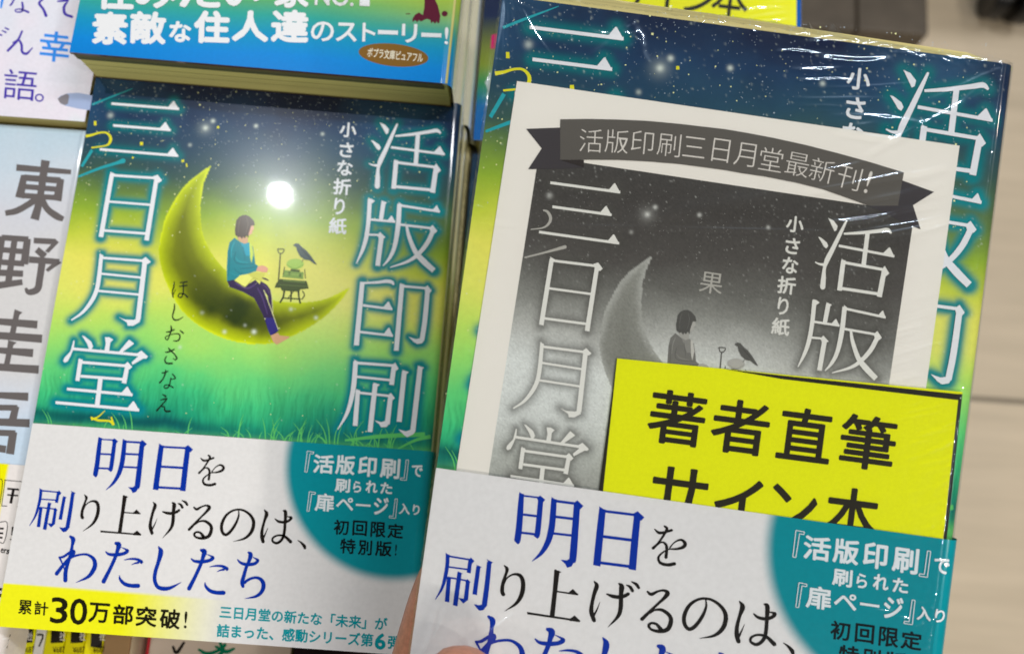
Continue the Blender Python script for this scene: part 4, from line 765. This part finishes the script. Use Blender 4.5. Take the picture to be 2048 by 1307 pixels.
for i in range(13):
    y=478+i*25; x=rr.uniform(1640,1800); L=rr.uniform(100,230); rg.append(R_((x,y),(min(x+L,1975),y-L*.28),.3,rr.uniform(.2,.36)))
for i in range(20):
    y=795+i*15; x=rr.uniform(1770,1860); L=rr.uniform(30,110); rg.append(R_((x,y),(min(x+L,1908),y-L*.22),.3,rr.uniform(.2,.32)))
for i in range(16):
    y=1050+i*16; x=rr.uniform(1730,1850); L=rr.uniform(15,70); rg.append(R_((x,y),(x+L,y+L*.05),.3,rr.uniform(.2,.32)))
for (x,y) in ((1884,1130),(1880,1180),(1872,1235)): rg.append(R_((x,y-30),(x-6,y+26),.3,.35))
for i in range(90):
    y=rr.uniform(150,1290); x=2022-(y-131)*.125-rr.uniform(4,26); rg.append(R_((x-rr.uniform(3,12),y),(x+rr.uniform(3,12),y-rr.uniform(-3,8)),rr.uniform(.12,.3),rr.uniform(.2,.35)))
for i in range(60):
    x=rr.uniform(1300,2015); y=20+(x-1290)*.153+rr.uniform(3,16); rg.append(R_((x,y),(x+rr.uniform(8,40),y+rr.uniform(0,6)),rr.uniform(.12,.3),rr.uniform(.2,.4)))
for i in range(40):
    y=rr.uniform(100,900); x=1000-(y-60)*.142+rr.uniform(4,26); rg.append(R_((x-8,y),(x+rr.uniform(3,14),y+rr.uniform(-3,6)),rr.uniform(.12,.3),rr.uniform(.2,.35)))
FW=film_sheet('shrink_wrap',HB_,mpH,-.3,mpH.send(),-.4,151,.2,rg,h=1.15,seed=90)
fskirt(HB_,-.45,-.4,151,1.1,-TH,78)
# film ears above the top edge
V=[];q=onH([(1596,52),(1620,42),(1640,46),(1655,62),(1668,44),(1700,56),(1745,82),(1610,62),(1640,66),(1690,74)])
mk('wrap_ear',[(p[0],p[1],-2+1.5*math.sin(i*2.1)) for i,p in enumerate(q)],[(0,1,7),(1,2,8,7),(2,3,8),(3,4,9,8),(4,5,9),(5,6,9)],FILM,HB_)
tp=[];xs=np.linspace(1000,2024,160)
for k,(dv,hh) in enumerate(((-.9,1.0),(-2.6,.2),(-3.2,-2.0),(-2.0,-6.0))):
    p=onH(np.c_[xs,-2+(xs-1000)*.1305]); fade=np.clip((2030-xs)/500,0.15,1); jt=(fbm(np.c_[xs*.2,xs*0+k*9],2.0,33)-.5)*1.2
    tp.append(np.c_[p[:,0],p[:,1]+(dv+jt)*fade,np.full(len(xs),hh)+jt])
i=np.arange(4*160).reshape(4,160); mk('wrap_seam',np.vstack(tp),np.stack([i[:-1,:-1],i[1:,:-1],i[1:,1:],i[:-1,1:]],-1).reshape(-1,4),FILM,HB_,None,True)
# ================================================================ HAND
def mat_skin():
    m,nt,b=newmat('skin'); no=noise_bump(nt,b,900,.35,.00012); cr=N(nt,'ShaderNodeValToRGB')
    c=ink(176,118,90)*1.12; cr.color_ramp.elements[0].color=(*(c*.85),1); cr.color_ramp.elements[1].color=(*(c*1.12),1); cr.color_ramp.elements[0].position=.3; cr.color_ramp.elements[1].position=.7
    nt.links.new(no.outputs['Fac'],cr.inputs[0]); nt.links.new(cr.outputs[0],b.inputs['Base Color']); b.inputs['Roughness'].default_value=.5; b.inputs['Subsurface Weight'].default_value=.12; b.inputs['Subsurface Radius'].default_value=(.004,.0015,.001); b.inputs['Subsurface Scale'].default_value=.5
    return m
SKIN=mat_skin()
PR=thing('person','hand of a person gripping the wrapped book at its lower left corner','person',rot=MHm)
def skin_chain(bm_pts,edges,rad):
    V=np.array(bm_pts,float); me=bpy.data.meshes.new('hand'); me.from_pydata([(p[0]/1000,-p[1]/1000,p[2]/1000) for p in V],edges,[]); o=bpy.data.objects.new('hand',me); COL.objects.link(o); o.parent=PR
    s=o.modifiers.new('skin','SKIN'); o.data.skin_vertices[0].data[0].use_root=True
    for i,r in enumerate(rad): o.data.skin_vertices[0].data[i].radius=(r/1000,r/1000)
    s.use_smooth_shade=True; s.branch_smoothing=.4; b=o.modifiers.new('sub','SUBSURF'); b.levels=2; b.render_levels=2; o.data.materials.append(SKIN); return o
tt=np.array([11.6,129.6])
pts=[(14,205,-30),(2,235,-34),(-10,275,-40),(-28,330,-50)]; rad=[20,23,21,25]; ed=[(0,1),(1,2),(2,3)]
def chain(root,P,Rr):
    k=root
    for p,r in zip(P,Rr): pts.append(p); rad.append(r); ed.append((k,len(pts)-1)); k=len(pts)-1
chain(1,[(-6,212,-14),(0,182,0),(7,160,8),(11.0,139,9.4),(11.6,127.8,9.0)],[14,11,9.5,8.8,7.2])
chain(0,[(3,182,-26),(1.2,152,-22),(3.2,136,-21.5),(4.6,125,-21),(7.5,117,-21)],[12,9,8.6,8.2,6])
chain(0,[(18,175,-30),(26,140,-24),(30,110,-21),(31,88,-21)],[12,9,8,6])
chain(0,[(34,178,-30),(46,145,-24),(50,115,-21),(51,95,-21)],[11,8.6,7.8,6])
chain(0,[(44,186,-28),(60,158,-24),(66,135,-21),(68,120,-21)],[10,7.6,6.8,5])
skin_chain(pts,ed,rad)
nl=onH([(940,1322)],8)[0]
nv=[];nr=7
for a in range(nr):
    for b_ in range(7):
        s=(b_-3)/3; t=a/(nr-1); nv.append((tt[0]+s*4.6*(1-.12*(1-t)**2),tt[1]+5.5+t*9-1.2*(1-s*s)*(1-t),15.6-2.4*s*s-1.6*(1-t)**2))
mk('thumbnail',nv,[(a*7+b_,(a+1)*7+b_,(a+1)*7+b_+1,a*7+b_+1) for a in range(nr-1) for b_ in range(6)],mat_flat((214,160,140)),PR,None,True)
# ================================================================ STOOL ON THE FLOOR
m_blk,nt,b=newmat('black_plastic'); b.inputs['Base Color'].default_value=(.006,.006,.007,1); b.inputs['Roughness'].default_value=.3; noise_bump(nt,b,200,.1)
import bmesh
def tube(bm,p0,p1,r0,r1,n=16):
    p0,p1=Vector(p0),Vector(p1); d=(p1-p0); q=d.to_track_quat('Z','Y'); ring=[]
    for p,r in ((p0,r0),(p1,r1)): ring.append([bm.verts.new(p+q@Vector((r*math.cos(t),r*math.sin(t),0))) for t in np.linspace(0,2*math.pi,n,endpoint=False)])
    for i in range(n): bm.faces.new((ring[0][i],ring[0][(i+1)%n],ring[1][(i+1)%n],ring[1][i]))
    bm.faces.new(ring[0][::-1]); bm.faces.new(ring[1])
def fin(name,bm,mat,parent):
    me=bpy.data.meshes.new(name); bm.to_mesh(me); bm.free(); me.materials.append(mat); o=bpy.data.objects.new(name,me); COL.objects.link(o); o.parent=parent; b=o.modifiers.new('bevel','BEVEL'); b.width=.002; b.segments=2; return o
m_br,nt,b=newmat('brown_wood'); b.inputs['Roughness'].default_value=.5; _n=noise_bump(nt,b,30,.1); _r=N(nt,'ShaderNodeValToRGB'); _r.color_ramp.elements[0].color=(.06,.048,.034,1); _r.color_ramp.elements[1].color=(.15,.12,.088,1); nt.links.new(_n.outputs['Fac'],_r.inputs[0]); nt.links.new(_r.outputs[0],b.inputs['Base Color'])
_p=Z((1715,60),FZ+.09); PLN=thing('floor_plinth','low dark brown wooden plinth on the floor, beyond the yellow slip','plinth',loc=(_p[0],_p[1],FZ))
box('panel',-300,-1,-400,0,0,90,m_br,PLN,3); box('panel',1,95,-400,0,0,90,m_br,PLN,3)
cp=Z((1992,22),FZ); sp=Z((2010,-195),FZ)
ST=thing('caster_stool','black wheeled stool standing on the floor past the table corner','stool',loc=(sp[0],sp[1],FZ))
for k in range(5):
    an=math.atan2(cp[1]-sp[1],cp[0]-sp[0])+k*2*math.pi/5; dx,dy=math.cos(an),math.sin(an); R0=math.hypot(cp[0]-sp[0],cp[1]-sp[1])
    bm=bmesh.new(); tube(bm,(0,0,.095),(dx*R0,dy*R0,.07),.026,.016); tube(bm,(dx*R0,dy*R0,.085),(dx*R0,dy*R0,.03),.012,.012); fin('leg',bm,m_blk,ST)
    bm=bmesh.new()
    px_,py_=-dy,dx
    for s in (-1,1): tube(bm,(dx*R0+px_*s*.008,dy*R0+py_*s*.008,.034),(dx*R0+px_*s*.030,dy*R0+py_*s*.030,.034),.0335,.0335,24)
    fin('caster',bm,m_blk,ST)
bm=bmesh.new(); tube(bm,(0,0,.08),(0,0,.40),.028,.022); fin('column',bm,m_blk,ST)
bm=bmesh.new(); tube(bm,(0,0,.40),(0,0,.45),.17,.17,40); fin('seat',bm,m_blk,ST)
